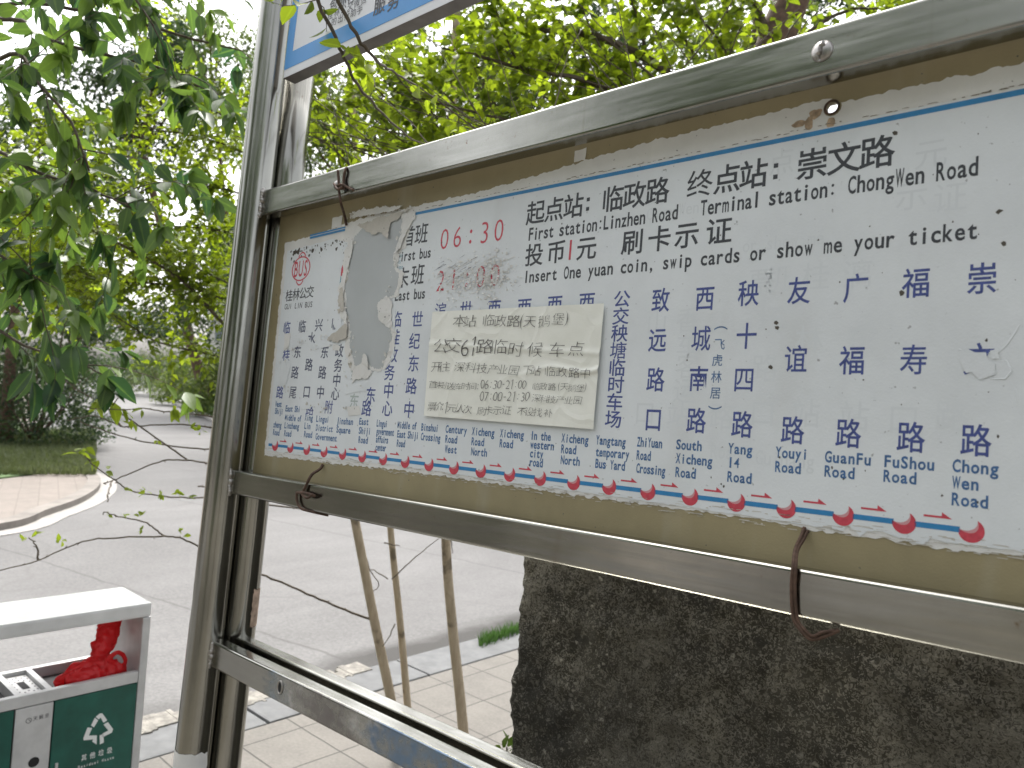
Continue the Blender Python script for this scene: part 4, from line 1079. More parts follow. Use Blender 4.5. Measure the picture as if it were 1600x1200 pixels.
# red plastic bag stuffed into the bin
def bag():
    m, nt, bs = mat('red_plastic_film'); bs.inputs['Base Color'].default_value = (0.85, 0.03, 0.035, 1); bs.inputs['Roughness'].default_value = 0.2
    v = objco(nt); f = nz(nt, v, 45, 4); bump(nt, bs, f, 0.5, 0.006)
    tr = N(nt, 'ShaderNodeBsdfTranslucent'); tr.inputs[0].default_value = (0.75, 0.02, 0.025, 1); mx = N(nt, 'ShaderNodeMixShader'); mx.inputs[0].default_value = 0.45
    nt.links.new(bs.outputs[0], mx.inputs[1]); nt.links.new(tr.outputs[0], mx.inputs[2]); nt.links.new(mx.outputs[0], nt.nodes['Material Output'].inputs[0])
    Xc = XB - .10
    q = lambda x, y, dx=0.0: onX(x / 3.75, 880 + y / 3.75, Xc + dx)
    base = q(540, 690)
    e = empty('plastic_bag', tuple(base), 'crumpled red plastic carrier bag stuffed into the opening of the litter bin', 'plastic bag')
    V = []; F = []
    def loft(path, rad, n=44, seed=0, flat=0.55, amp=0.22):
        pts = smoothpoly(path, 14); k = len(pts); rs = np.interp(np.linspace(0, 1, k), np.linspace(0, 1, len(rad)), rad)
        n0 = len(V)
        for i, p in enumerate(pts):
            t = pts[min(i + 1, k - 1)] - pts[max(0, i - 1)]; t /= np.linalg.norm(t)
            u = np.cross(t, [1, 0, 0]); u /= np.linalg.norm(u); w = np.cross(t, u)
            for j in range(n):
                a = 2 * math.pi * j / n
                ridge = 1 + amp * (noise.noise(Vector((math.cos(a) * 2.2 + seed, math.sin(a) * 2.2, i * 0.13))) + 0.9 * noise.noise(Vector((math.cos(a) * 6 + seed, math.sin(a) * 6, i * 0.22))) + 0.55 * amp * (0.35 - abs(noise.noise(Vector((math.cos(a) * 5 + seed, math.sin(a) * 5 + 3, i * 0.31)))) * 2.2))
                V.append(p + 1.12 * rs[i] * ridge * (math.cos(a) * u + flat * math.sin(a) * w) - base)
        for i in range(k - 1):
            for j in range(n): F.append((n0 + i * n + j, n0 + i * n + (j + 1) % n, n0 + (i + 1) * n + (j + 1) % n, n0 + (i + 1) * n + j))
        F.append(tuple(n0 + j for j in range(n))[::-1]); F.append(tuple(n0 + (k - 1) * n + j for j in range(n)))
    loft([q(640, 335, -.05), q(640, 380, -.04), q(615, 460, -.02), q(580, 540, 0), q(565, 600, .02)], [.034, .034, .033, .034, .022, .034], seed=1)
    loft([q(318, 712, .03), q(400, 668, .03), q(500, 632, .02), q(590, 628, .02), q(670, 632, .03), q(735, 625, .03)], [.008, .022, .032, .040, .032, .012], seed=4, flat=.8, amp=.3)
    loft([q(380, 690, .055), q(470, 668, .055), q(560, 655, .05), q(640, 655, .05)], [.010, .022, .026, .008], seed=8, flat=.6, amp=.35)
    loft([q(590, 610, .03), q(640, 555, .035), q(690, 523, .035), q(725, 545, .03), q(732, 585, .03), q(700, 640, .035), q(610, 660, .04)], [.016, .009, .006, .006, .006, .008, .014], n=14, seed=12, flat=.35)
    link('bag_film', mesh(V, F), e, m, True)
bag()
# ------------------------------------------------------------------ dark rendered wall behind the board
def wall_mat():
    m, nt, bs = mat('dark_pebbly_render'); v = objco(nt)
    f = nz(nt, v, 3.0, 7, 0.7); g = nz(nt, v, 190, 4, 0.7); h = nz(nt, v, 34, 6, 0.75)
    vo = N(nt, 'ShaderNodeTexVoronoi'); vo.inputs['Scale'].default_value = 85; vo.inputs['Randomness'].default_value = 1
    dv = N(nt, 'ShaderNodeTexNoise'); dv.inputs['Scale'].default_value = 60; nt.links.new(v, dv.inputs['Vector']); dm = N(nt, 'ShaderNodeVectorMath', operation='MULTIPLY_ADD'); nt.links.new(dv.outputs['Color'], dm.inputs[0]); dm.inputs[1].default_value = (.02, .02, .02); nt.links.new(v, dm.inputs[2]); nt.links.new(dm.outputs[0], vo.inputs['Vector'])
    c = ramp(nt, f, [(0.30, (0.022, 0.022, 0.018)), (0.50, (0.046, 0.043, 0.033)), (0.68, (0.095, 0.090, 0.072))])
    c = mixc(nt, 0.38, c, ramp(nt, h, [(0.33, (0.012, 0.012, 0.011)), (0.66, (0.085, 0.08, 0.066))]))
    # pale chippings: the centres of some cells, more of them in worn patches
    sel = N(nt, 'ShaderNodeSeparateColor'); nt.links.new(vo.outputs['Color'], sel.inputs[0])
    wn_ = nz(nt, v, 5.0, 5, 0.7)
    s1 = N(nt, 'ShaderNodeMath', operation='MULTIPLY_ADD'); nt.links.new(wn_, s1.inputs[0]); s1.inputs[1].default_value = 0.95; nt.links.new(sel.outputs[0], s1.inputs[2])
    pick = ramp(nt, s1.outputs[0], [(1.0 - 0.0, (0, 0, 0)), (1.0, (1, 1, 1))])
    gt = N(nt, 'ShaderNodeMath', operation='GREATER_THAN'); nt.links.new(s1.outputs[0], gt.inputs[0]); gt.inputs[1].default_value = 1.31
    dd = ramp(nt, vo.outputs['Distance'], [(0.26, (1, 1, 1)), (0.46, (0, 0, 0))])
    kk = mixc(nt, 1.0, gt.outputs[0], dd, 'MULTIPLY')
    gs = N(nt, 'ShaderNodeSeparateColor'); nt.links.new(vo.outputs['Color'], gs.inputs[0])
    chip = ramp(nt, gs.outputs[1], [(0.0, (0.07, 0.068, 0.058)), (0.6, (0.17, 0.165, 0.145)), (1.0, (0.50, 0.49, 0.45))])
    c = mixc(nt, kk, c, chip)
    c = mixc(nt, ramp(nt, nz(nt, objco(nt, (1.4, 1, .5)), 3.4, 6, .7), [(0.52, (0, 0, 0)), (0.75, (.55,) * 3)]), c, (0.15, 0.145, 0.125))
    fn = N(nt, 'ShaderNodeTexNoise'); fn.inputs['Scale'].default_value = 150; fn.inputs['Detail'].default_value = 3; fn.inputs['Distortion'].default_value = 1.6; nt.links.new(v, fn.inputs['Vector'])
    pm = nz(nt, v, 3.0, 6, .72)
    fs = N(nt, 'ShaderNodeMath', operation='MULTIPLY_ADD'); nt.links.new(pm, fs.inputs[0]); fs.inputs[1].default_value = 0.95; nt.links.new(fn.outputs['Fac'], fs.inputs[2])
    c = mixc(nt, ramp(nt, fs.outputs[0], [(0.955, (0, 0, 0)), (1.03, (.9,) * 3)]), c, ramp(nt, fn.outputs['Color'], [(0.3, (0.08, 0.077, 0.064)), (0.7, (0.29, 0.28, 0.25))]))
    big = nz(nt, objco(nt, (1.5, 1, 1)), 1.7, 6, .68)
    c = mixc(nt, 1.0, c, ramp(nt, big, [(0.34, (0.45, 0.44, 0.42)), (0.52, (0.86, 0.84, 0.78)), (0.68, (1.5, 1.46, 1.34))]), 'MULTIPLY')
    nt.links.new(c, bs.inputs['Base Color']); bs.inputs['Roughness'].default_value = 0.9
    ad = N(nt, 'ShaderNodeMath', operation='MULTIPLY_ADD'); nt.links.new(kk, ad.inputs[0]); ad.inputs[1].default_value = 0.6; nt.links.new(h, ad.inputs[2])
    ad2 = N(nt, 'ShaderNodeMath', operation='ADD'); nt.links.new(ad.outputs[0], ad2.inputs[0]); nt.links.new(g, ad2.inputs[1])
    bump(nt, bs, ad2.outputs[0], 0.9, 0.006)
    return m
def rough_wall(x0, x1, y0, y1, z1):
    e = empty('concrete_wall', ((x0 + x1) / 2, (y0 + y1) / 2, 0), 'low dark pebble dashed concrete wall with pale chippings right behind the bus stop', 'wall')
    st = 0.011; per = []
    nx, ny = int((x1 - x0) / st), int((y1 - y0) / st)
    per += [(x0 + (x1 - x0) * i / nx, y0, 0, -1) for i in range(nx)]
    per += [(x1, y0 + (y1 - y0) * i / ny, 1, 0) for i in range(0, ny, 4)]
    per += [(x1 - (x1 - x0) * i / (nx // 4), y1, 0, 1) for i in range(nx // 4)]
    per += [(x0, y1 - (y1 - y0) * i / ny, -1, 0) for i in range(ny)]
    n = len(per); zs = np.arange(0, z1 + st, st); V = []; F = []
    for z in zs:
        for (x, y, ax, ay) in per:
            p = Vector((x * 1, y * 1, z))
            d = 0.008 * noise.noise(p * 7) + 0.008 * noise.noise(p * 31) + 0.007 * noise.noise(p * 72)
            cx = -1 if x < x0 + .03 else 0
            V.append((x + (ax + cx * .5) * d - (x0 + x1) / 2, y + (ay + (-.5 if y < y0 + .03 and ax else 0)) * d - (y0 + y1) / 2, z))
    for k in range(len(zs) - 1):
        for j in range(n): F.append((k * n + j, k * n + (j + 1) % n, (k + 1) * n + (j + 1) % n, (k + 1) * n + j))
    F.append(tuple((len(zs) - 1) * n + j for j in range(n)))
    link('wall_body', mesh(V, F), e, wall_mat(), True)
rough_wall(-1.088, 1.9, 1.30, 1.52, 1.385)
# ------------------------------------------------------------------ pale apartment block seen through the leaves
bx = pw(470, 330, 75); 
bl = empty('apartment_block', (float(bx[0]), float(bx[1]), 0), 'pale distant apartment block glimpsed through the leaves beside the upright', 'building')
w = plain('pale_render', (0.50, 0.48, 0.45), 0.85, var=0.08, scale=.6)
MB().box((-7, -5, -.1), (7, 5, 17.0)).build('wall', w, bl)
MB().box((-7.4, -5.4, 17.0), (7.4, 5.4, 17.6)).build('roof', plain('roof_slab', (0.45, 0.33, 0.27), .9), bl)
gl_ = plain('window_glass', (0.10, 0.13, 0.15), 0.1)
for fl in range(5):
    for c in range(4):
        for (sx_, sy_) in ((0, -1), (1, 0)):
            x = -5.2 + 3.4 * c
            o = MB()
            if sx_ == 0: o.box((x, -5.06, 1.6 + fl * 3.1), (x + 1.7, -5.005, 3.2 + fl * 3.1))
            elif c < 3: o.box((7.005, -4.2 + 3.0 * c, 1.6 + fl * 3.1), (7.06, -2.7 + 3.0 * c, 3.2 + fl * 3.1))
            else: continue
            o.build('window', gl_, bl)
# ------------------------------------------------------------------ plants
def leaf_mat(name, dark, light, trans=0.4, rough=0.42):
    m, nt, bs = mat(name)
    at = N(nt, 'ShaderNodeAttribute'); at.attribute_name = 'tone'
    rb = N(nt, 'ShaderNodeAttribute'); rb.attribute_name = 'rib'
    c = ramp(nt, at.outputs['Fac'], [(0.0, dark), (0.55, tuple((a + b) / 2 for a, b in zip(dark, light))), (1.0, light)])
    c = mixc(nt, ramp(nt, rb.outputs['Fac'], [(0.80, (0, 0, 0)), (1.0, (0.3,) * 3)]), c, tuple(min(1, x * 1.5) for x in light))
    nt.links.new(c, bs.inputs['Base Color']); bs.inputs['Roughness'].default_value = rough; bs.inputs['Specular IOR Level'].default_value = 0.4
    tr = N(nt, 'ShaderNodeBsdfTranslucent'); g = N(nt, 'ShaderNodeHueSaturation'); g.inputs['Value'].default_value = 1.7; g.inputs['Saturation'].default_value = 1.1
    nt.links.new(c, g.inputs['Color']); nt.links.new(g.outputs[0], tr.inputs[0])
    mx = N(nt, 'ShaderNodeMixShader'); mx.inputs[0].default_value = trans
    nt.links.new(bs.outputs[0], mx.inputs[1]); nt.links.new(tr.outputs[0], mx.inputs[2]); nt.links.new(mx.outputs[0], nt.nodes['Material Output'].inputs[0])
    return m
M_BIG = leaf_mat('broad_dark_leaves', (0.028, 0.062, 0.026), (0.145, 0.22, 0.045), 0.48, 0.33)
M_SMALL = leaf_mat('small_yellow_green_leaves', (0.065, 0.098, 0.016), (0.23, 0.29, 0.036), 0.58)
M_MIDL = leaf_mat('mid_green_leaves', (0.024, 0.048, 0.014), (0.11, 0.16, 0.030), 0.42)
M_FARL = leaf_mat('far_green_leaves', (0.018, 0.036, 0.018), (0.075, 0.115, 0.032), 0.32, 0.55)
M_FARY = leaf_mat('far_light_leaves', (0.035, 0.058, 0.018), (0.14, 0.185, 0.035), 0.42, 0.55)
M_TWIG = plain('grey_brown_twig', (0.085, 0.066, 0.045), 0.85, var=0.35, scale=60, bmp=0.4)
M_BARKR = plain('reddish_bark', (0.105, 0.066, 0.045), 0.9, var=0.45, scale=28, bmp=0.9)
def stem_mat():
    m, nt, bs = mat('pale_brown_bark'); v = objco(nt); f = nz(nt, objco(nt, (40, 40, 9)), 1.0, 5, .7); k = nz(nt, v, 11, 3)
    c = ramp(nt, f, [(0.3, (0.29, 0.235, 0.155)), (0.7, (0.45, 0.37, 0.26))])
    c = mixc(nt, ramp(nt, k, [(0.57, (0, 0, 0)), (0.68, (.75,) * 3)]), c, (0.09, 0.07, 0.045)); nt.links.new(c, bs.inputs['Base Color']); bs.inputs['Roughness'].default_value = .85
    bump(nt, bs, f, .9, .006); return m
M_STEM = stem_mat()
def norm(a): return a / (np.linalg.norm(a, axis=-1, keepdims=True) + 1e-12)
TT = np.array([0, .10, .32, .58, .82, 1.0])
class Leaves:
    def __init__(s): s.p = []; s.d = []; s.u = []; s.L = []; s.W = []; s.t = []
    def add(s, p, d, u, L, W, t): s.p.append(p); s.d.append(d); s.u.append(u); s.L.append(L); s.W.append(W); s.t.append(t)
    def build(s, name, m, parent, origin, simple=False):
        p = np.array(s.p) - origin; d = norm(np.array(s.d)); u = np.array(s.u); L = np.array(s.L)[:, None]; W = np.array(s.W)[:, None]; t = np.array(s.t)
        sd = norm(np.cross(d, u)); up = np.cross(sd, d); n = len(p)
        if simple:
            cols = [p, p + d * L * .45 + sd * W * .5 + up * W * .12, p + d * L - up * L * .12, p + d * L * .45 - sd * W * .5 + up * W * .12]
            V = np.stack(cols, 1); nv = 4; faces = np.array([[0, 1, 2], [0, 2, 3]]); rib = np.array([.5, 0, .5, 0])
            F = (faces[None] + (np.arange(n) * nv)[:, None, None]).reshape(-1, 3); loops = F.ravel(); starts = np.arange(0, len(loops), 3)
        else:
            hw = np.array([0, .46, 1.0, .92, .5, 0]) * .5
            droop = rng.uniform(0.05, 0.38, (n, 1)); curl = rng.uniform(-.12, .12, (n, 1)); fold = rng.uniform(.12, .5, (n, 1))
            cols = []; rib = []
            for i, tt in enumerate(TT):
                mid = p + d * L * tt - up * L * droop * tt ** 2 + sd * L * curl * tt ** 2
                cols.append(mid); rib.append(1.0)
            for sgn in (1, -1):
                for i in range(1, 5):
                    tt = TT[i]; mid = cols[i]
                    wv = 1 + rng.uniform(-.08, .08, (n, 1))
                    cols.append(mid + sgn * sd * W * hw[i] * wv + up * W * hw[i] * fold); rib.append(0.0)
            V = np.stack(cols, 1); nv = 14; rib = np.array(rib)
            Lr = lambda i: 5 + i; Rr = lambda i: 9 + i           # rows 1..4
            q = []
            q3 = [(0, 1, Lr(1)), (0, Rr(1), 1), (4, 5, Lr(4)), (4, Rr(4), 5)]
            q4 = []
            for i in range(1, 4): q4 += [(i, i + 1, Lr(i + 1), Lr(i)), (i, Rr(i), Rr(i + 1), i + 1)]
            base = (np.arange(n) * nv)[:, None]
            idx = np.array([a for f in q3 for a in f] + [a for f in q4 for a in f])
            loops = (base + idx[None]).ravel()
            sizes = np.array([3] * 4 + [4] * 6); st1 = np.concatenate([[0], np.cumsum(sizes)[:-1]])
            starts = (np.arange(n)[:, None] * sizes.sum() + st1[None]).ravel()
        me = bpy.data.meshes.new('m'); me.vertices.add(n * nv); me.vertices.foreach_set('co', V.reshape(-1).astype(np.float32))
        me.loops.add(len(loops)); me.loops.foreach_set('vertex_index', loops.astype(np.int32))
        me.polygons.add(len(starts)); me.polygons.foreach_set('loop_start', starts.astype(np.int32))
        me.update(calc_edges=True)
        a = me.attributes.new('tone', 'FLOAT', 'POINT'); a.data.foreach_set('value', np.repeat(t, nv).astype(np.float32))
        a = me.attributes.new('rib', 'FLOAT', 'POINT'); a.data.foreach_set('value', np.tile(rib, n).astype(np.float32))
        me.polygons.foreach_set('use_smooth', [True] * len(me.polygons))
        return link(name, me, parent, m)
def rv(): return np.array([rnd.gauss(0, 1), rnd.gauss(0, 1), rnd.gauss(0, 1)])
class Plant:
    def __init__(s, name, base, label, cat, group=None):
        s.o = empty(name, tuple(map(float, base)), label, cat, group); s.b = np.array(base, float)
        s.trunk = MB(); s.twig = MB(); s.lv = Leaves()
    def line(s, pts, r0, r1, trunk=False, n=6, sub=5):
        P_ = smoothpoly(pts, sub); k = len(P_)
        P_ = [p + 0.0012 * rv() if 0 < i < k - 1 and not trunk else p for i, p in enumerate(P_)]
        (s.trunk if trunk else s.twig).tube([p - s.b for p in P_], [r0 + (r1 - r0) * i / (k - 1) for i in range(k)], n)
        return P_
    def leaf(s, p, d, L, ar, tone, upj=.5):
        s.lv.add(p, d, np.array([0, 0, 1.0]) + upj * rv(), L, L * ar, tone)
    def shoot(s, p, d, length, r, L, ar, gap, grav=.25, tone=(0, 1), rosette=True, upj=.5, spread=1.0):
        """a thin twig with alternate leaves and a tuft at its tip"""
        d = norm(d); pts = [p]; k = 5
        for i in range(k):
            d = norm(d + .16 * rv() + np.array([0, 0, -grav * .2])); pts.append(pts[-1] + d * length / k)
        s.twig.tube([q - s.b for q in pts], [r * (1 - .7 * i / k) for i in range(k + 1)], 4, False)
        tot = max(2, int(length / gap)); tn = rnd.uniform(*tone)
        for j in range(tot):
            t = (j + rnd.random()) / tot * k; i = min(k - 1, int(t)); q = pts[i] + (pts[i + 1] - pts[i]) * (t - i)
            dd = norm(pts[i + 1] - pts[i]); side = np.cross(dd, [0, 0, 1.0]) * (1 if j % 2 else -1)
            s.leaf(q, dd * .55 + side * spread * rnd.uniform(.5, 1.1) + .25 * rv() + np.array([0, 0, -grav]), L * rnd.uniform(.55, 1.15), ar * rnd.uniform(.85, 1.15), min(1, max(0, tn + rnd.gauss(0, .18))), upj)
        if rosette:
            for j in range(rnd.randint(3, 5)):
                s.leaf(pts[-1], d * .6 + .6 * rv() + np.array([0, 0, -grav * .6]), L * rnd.uniform(.5, 1.0), ar, min(1, tn + .2 * rnd.random()), upj)
        return pts
    def clothe(s, pts, n, length, L, ar, gap, r=.0016, grav=.25, t0=0.1, up=.1, tone=(0, 1), upj=.5, out=.9):
        k = len(pts)
        for _ in range(n):
            t = rnd.uniform(t0, 1) * (k - 1); i = min(k - 2, int(t)); p = pts[i] + (pts[i + 1] - pts[i]) * (t - i)
            d = norm(pts[i + 1] - pts[i]); s.shoot(p, d * .55 + out * norm(rv()) + np.array([0, 0, up]), rnd.uniform(*length), r, L, ar, gap, grav, tone, True, upj)
    def done(s, leafm, wood, twigm=None, simple=False):
        if s.trunk.v: s.trunk.build('trunk', wood, s.o, True)
        if s.twig.v: s.twig.build('branches', twigm or M_TWIG, s.o, True)
        if s.lv.p: s.lv.build('foliage', leafm, s.o, s.b, simple)
W3 = lambda pts: [pw(*p) for p in pts]
# --- broad leaved tree whose trunk stands left of the picture
b0 = pw(-260, 560, 2.3); b0[2] = 0
T = Plant('broad_leaved_tree', b0, 'tree with broad dark drooping leaves hanging in at the left edge, nearest to the viewer', 'tree')
T.line([b0, b0 + [0.02, 0.03, 1.0], pw(-250, 350, 2.3), pw(-250, 60, 2.35), pw(-240, -200, 2.4)], .075, .045, True, 12)
for pts, r, n in (
 ([(-250, 300, 2.3), (-100, 60, 2.3), (20, 30, 2.2), (75, 62, 2.15), (180, 88, 2.1), (262, 110, 2.05), (310, 135, 2.0)], .009, 12),
 ([(-250, 360, 2.3), (-90, 170, 2.2), (15, 85, 2.0), (60, 130, 1.95), (110, 190, 1.9), (140, 270, 1.9)], .008, 14),
 ([(-250, 100, 2.35), (-60, -110, 2.3), (140, -70, 2.2), (330, -40, 2.25), (410, -70, 2.4)], .009, 9),
 ([(-250, 120, 2.35), (-60, -40, 2.2), (110, -50, 2.1), (200, -10, 2.0), (240, 40, 1.95)], .007, 10),
 ([(-250, 400, 2.3), (-120, 370, 2.1), (-20, 390, 1.95), (40, 425, 1.9), (65, 440, 1.9)], .006, 8),
 ([(-250, 330, 2.3), (-60, 230, 2.1), (60, 270, 2.0), (150, 300, 1.95), (205, 325, 1.9)], .007, 13),
 ([(-250, 380, 2.3), (-60, 480, 2.1), (40, 540, 2.05), (110, 560, 2.0), (160, 585, 2.0)], .006, 6),
 ([(-250, 200, 2.35), (-40, 20, 2.3), (150, 20, 2.25), (300, 60, 2.3), (380, 80, 2.4)], .008, 8)):
    L = T.line(W3(pts), r, r * .3, False, 7)
    T.clothe(L, int(n * 1.1), (.12, .32), .082, .44, .034, .0019, .55, .35, .0, (0.0, .85), .55)
for px, py in ((75, 395), (30, 405), (60, 425), (20, 440), (215, 335), (50, 590), (150, 590), (175, 595), (115, 540)):
    p = pw(px, py, 1.9)
    for j in range(3): T.leaf(p + .01 * rv(), np.array([.2, .1, -1.0]) + .45 * rv(), rnd.uniform(.075, .105), .46, rnd.uniform(.0, .45), .9)
T.done(M_BIG, M_BARKR)
# --- three slim stems behind the stop, their small leaved branches reaching left over the road and right behind the board
SM = dict(L=.033, ar=.55, gap=.017)
def g3(px, py): return gp(px, py)
S1 = Plant('slim_tree', g3(622, 1185), 'leftmost slim pale stem behind the stop, leaning left, long branches over the road', 'tree', 'slim pale stems behind the stop')
st = S1.line([g3(622, 1185), pw(612, 1100, 3.30), pw(585, 970, 3.26), pw(555, 815, 3.2), pw(505, 560, 3.15), pw(462, 330, 3.1), pw(440, 120, 3.05), pw(425, -120, 3.0)], .0225, .013, True, 14, 7)
S2 = Plant('slim_tree', g3(643, 1190), 'middle one of the three slim pale stems, standing close beside the leaning one', 'tree', 'slim pale stems behind the stop')
S2.line([g3(643, 1190), pw(637, 1105, 3.34), pw(625, 970, 3.34), pw(610, 825, 3.34), pw(592, 600, 3.3), pw(565, 320, 3.3), pw(545, 90, 3.3), pw(535, -120, 3.3)], .0172, .010, True, 12, 7)
S3 = Plant('slim_tree', g3(728, 1192), 'rightmost of the three slim pale stems, standing apart near the dark wall', 'tree', 'slim pale stems behind the stop')
S3.line([g3(728, 1192), pw(720, 1100, 3.30), pw(706, 970, 3.3), pw(697, 850, 3.3), pw(690, 600, 3.3), pw(694, 400, 3.3), pw(705, 190, 3.3), pw(713, 20, 3.3), pw(716, -120, 3.3)], .0235, .015, True, 14, 7)
for pts, r, n in (
 ([(540, 740, 3.18), (430, 580, 3.15), (350, 507, 3.1), (300, 452, 3.0), (250, 415, 2.9), (165, 370, 2.8), (60, 320, 2.7), (-30, 290, 2.6)], .010, 34),
 ([(505, 560, 3.15), (420, 485, 3.2), (355, 468, 3.2), (290, 448, 3.1), (200, 440, 3.0), (90, 425, 2.9), (-30, 430, 2.8)], .008, 34),
 ([(530, 690, 3.18), (420, 600, 3.2), (350, 560, 3.2), (250, 535, 3.1), (190, 500, 3.0), (120, 450, 2.9), (50, 400, 2.8)], .006, 22),
 ([(480, 430, 3.1), (430, 380, 3.2), (340, 360, 3.3), (250, 352, 3.2), (120, 350, 3.1), (-20, 345, 3.0)], .006, 34),
 ([(465, 350, 3.1), (420, 260, 3.2), (380, 200, 3.2), (300, 150, 3.1), (230, 60, 3.0), (190, -60, 3.0)], .006, 24),
 ([(462, 330, 3.1), (430, 270, 3.3), (350, 225, 3.3), (260, 205, 3.2), (150, 190, 3.1), (40, 200, 3.0)], .006, 30),
 ([(470, 380, 3.1), (420, 330, 3.3), (370, 300, 3.3), (300, 290, 3.3), (200, 280, 3.2), (80, 270, 3.1), (-20, 260, 3)], .006, 36),
 ([(520, 640, 3.15), (440, 500, 3.0), (330, 430, 3.1), (230, 390, 3.2), (100, 380, 3.2), (0, 370, 3.2)], .005, 26),
 ([(500, 540, 3.15), (430, 440, 3.4), (340, 400, 3.5), (200, 400, 3.5), (60, 470, 3.5)], .005, 30)):
    L = S1.line(W3(pts), r, r * .25, False, 6)
    S1.clothe(L, int(n * 3.4), (.09, .30), SM['L'], SM['ar'], SM['gap'], .0012, .1, .32, .12, (.1, 1))
    L = None
# thin, nearly bare twigs hanging over the bright road
bare = [[(345, 653), (332, 651), (300, 647), (255, 643), (225, 638), (185, 640), (140, 638)], [(345, 670), (332, 668), (270, 663), (215, 666), (190, 666), (160, 653), (140, 650), (105, 657)],
 [(345, 703), (328, 702), (270, 697), (210, 687), (155, 670), (125, 658)], [(292, 718), (245, 685), (185, 643), (130, 615), (95, 590)], [(340, 726), (324, 723), (293, 719), (255, 720), (215, 735), (175, 752), (162, 755)],
 [(340, 779), (320, 778), (275, 777), (230, 772), (200, 765), (180, 750), (150, 730), (132, 712)], [(256, 837), (240, 825), (225, 815), (190, 808), (162, 800)], [(585, 970), (540, 953), (490, 932), (440, 910), (398, 893), (340, 866), (308, 853), (280, 840), (250, 838), (190, 840), (145, 843), (110, 853), (60, 875), (-10, 894)],
 [(60, 875), (58, 855), (45, 840)], [(190, 666), (180, 655), (172, 640), (192, 612)], [(310, 760), (330, 761)], [(175, 752), (169, 770), (168, 784)]]
S_AT = lambda y: (np.interp(y, [330, 560, 815, 970, 1100], [462, 505, 555, 585, 612]), y)
for i, ln in enumerate(bare):
    if ln[0][0] in (345, 340): ln.insert(0, S_AT(ln[0][1] + 25))
    dd = np.linspace(3.2, 2.75, len(ln)) if i != 7 else np.linspace(3.26, 2.6, len(ln))
    if i == 8: dd = [2.62] * 3
    pts = [pw(a, b, t) for (a, b), t in zip(ln, dd)]
    L = S1.line(pts, .0052 if i == 7 else .0038, .0018, False, 6)
    for p in L[2::3]:
        if rnd.random() < .8: S1.twig.tube([p - S1.b, p - S1.b + .011 * norm(rv())], [.0022, .0012], 4)
def tuft(px, py, t, k, L, pl=S1, down=0.0, tone=(.35, .8)):
    p = pw(px, py, t)
    for j in range(k): pl.leaf(p + .004 * rv(), rv() * .8 + np.array([0, 0, .3 - down]), L * rnd.uniform(.6, 1.1), .5, rnd.uniform(*tone), .8)
for a in ((270, 640, 4, .05, 1.2), (288, 642, 3, .05, 1.5), (310, 672, 5, .03, 0), (300, 670, 3, .03, 0), (205, 660, 3, .045, 1.0), (245, 690, 3, .03, .5), (200, 765, 4, .03, 0), (225, 768, 5, .028, 0), (250, 770, 5, .03, 0), (278, 772, 5, .03, 0), (298, 775, 4, .028, 0), (120, 708, 4, .06, 1.0), (150, 718, 4, .055, .5), (165, 735, 3, .045, .8), (135, 700, 3, .05, .2), (170, 802, 3, .025, 0), (192, 806, 4, .025, 0), (220, 805, 4, .03, 0), (222, 828, 4, .025, 0), (280, 828, 5, .03, 0), (288, 838, 3, .025, 0), (52, 838, 4, .045, -.3), (35, 843, 2, .03, 0), (95, 848, 4, .035, 0), (145, 625, 4, .085, 1.4), (172, 628, 3, .085, 1.4), (190, 640, 2, .08, 1.3), (222, 640, 2, .05, 1)):
    tuft(a[0], a[1], 2.85, a[2], a[3], S1, a[4])
# short side twigs low on the stems
for pl, lines in ((S1, [[(566, 850), (578, 890), (592, 912), (583, 925)], [(556, 815), (545, 805), (528, 800)], [(480, 880), (470, 874), (560, 868)]]), (S2, [[(606, 905), (585, 892), (575, 890)], [(612, 905), (650, 870), (690, 838)], [(617, 975), (608, 995), (598, 1010)], [(600, 848), (625, 853)]]), (S3, [[(705, 840), (707, 865)]])):
    for ln in lines[:4]:
        if len(ln) >= 2 and ln[0][0] != 480: pl.line([pw(a, b, 3.25) for a, b in ln], .003, .0015, False, 5)
# long thin shoots right of the upright: crossing lines against bright leaves
def shoots(pl, lst, n, L, r=.0036, t0=0.0):
    n = int(n * 1.8) if n > 6 else n
    for pts in lst:
        Q = pl.line(W3(pts), r, r * .45, False, 6)
        pl.clothe(Q, n, (.05, .16), L, .62, .022, .0011, .1, t0, .15, (.3, 1), .7)
shoots(S2, [[(484, -40, 1.24), (498, 5, 1.25), (524, 60, 1.25), (540, 95, 1.25), (560, 132, 1.27), (610, 190, 1.5), (660, 225, 1.8), (760, 262, 2.1)],
            [(508, -30, 1.2), (535, 15, 1.2), (560, 60, 1.2), (585, 90, 1.25), (612, 112, 1.5), (660, 140, 1.8), (720, 185, 1.95), (800, 240, 2.1)]], 3, .034)
shoots(S2, [[(570, 330, 3.3), (480, 135, 2.8), (470, 60, 2.7)], [(565, 320, 3.3), (530, 220, 3.0), (500, 160, 2.9), (480, 110, 2.9)], [(560, 300, 3.3), (590, 200, 3.0), (600, 120, 2.9), (590, 40, 2.9)], [(575, 360, 3.3), (640, 255, 3.0), (600, 190, 2.8), (540, 160, 2.7), (470, 140, 2.6)],
            [(575, 350, 3.3), (660, 250, 2.9), (620, 215, 2.8), (560, 170, 2.7), (500, 150, 2.6)], [(570, 330, 3.3), (535, 270, 3.0), (520, 180, 3.0), (500, 130, 3)], [(580, 380, 3.3), (700, 250, 2.8), (650, 160, 2.7), (620, 90, 2.6), (610, 60, 2.6)]], 11, .048)
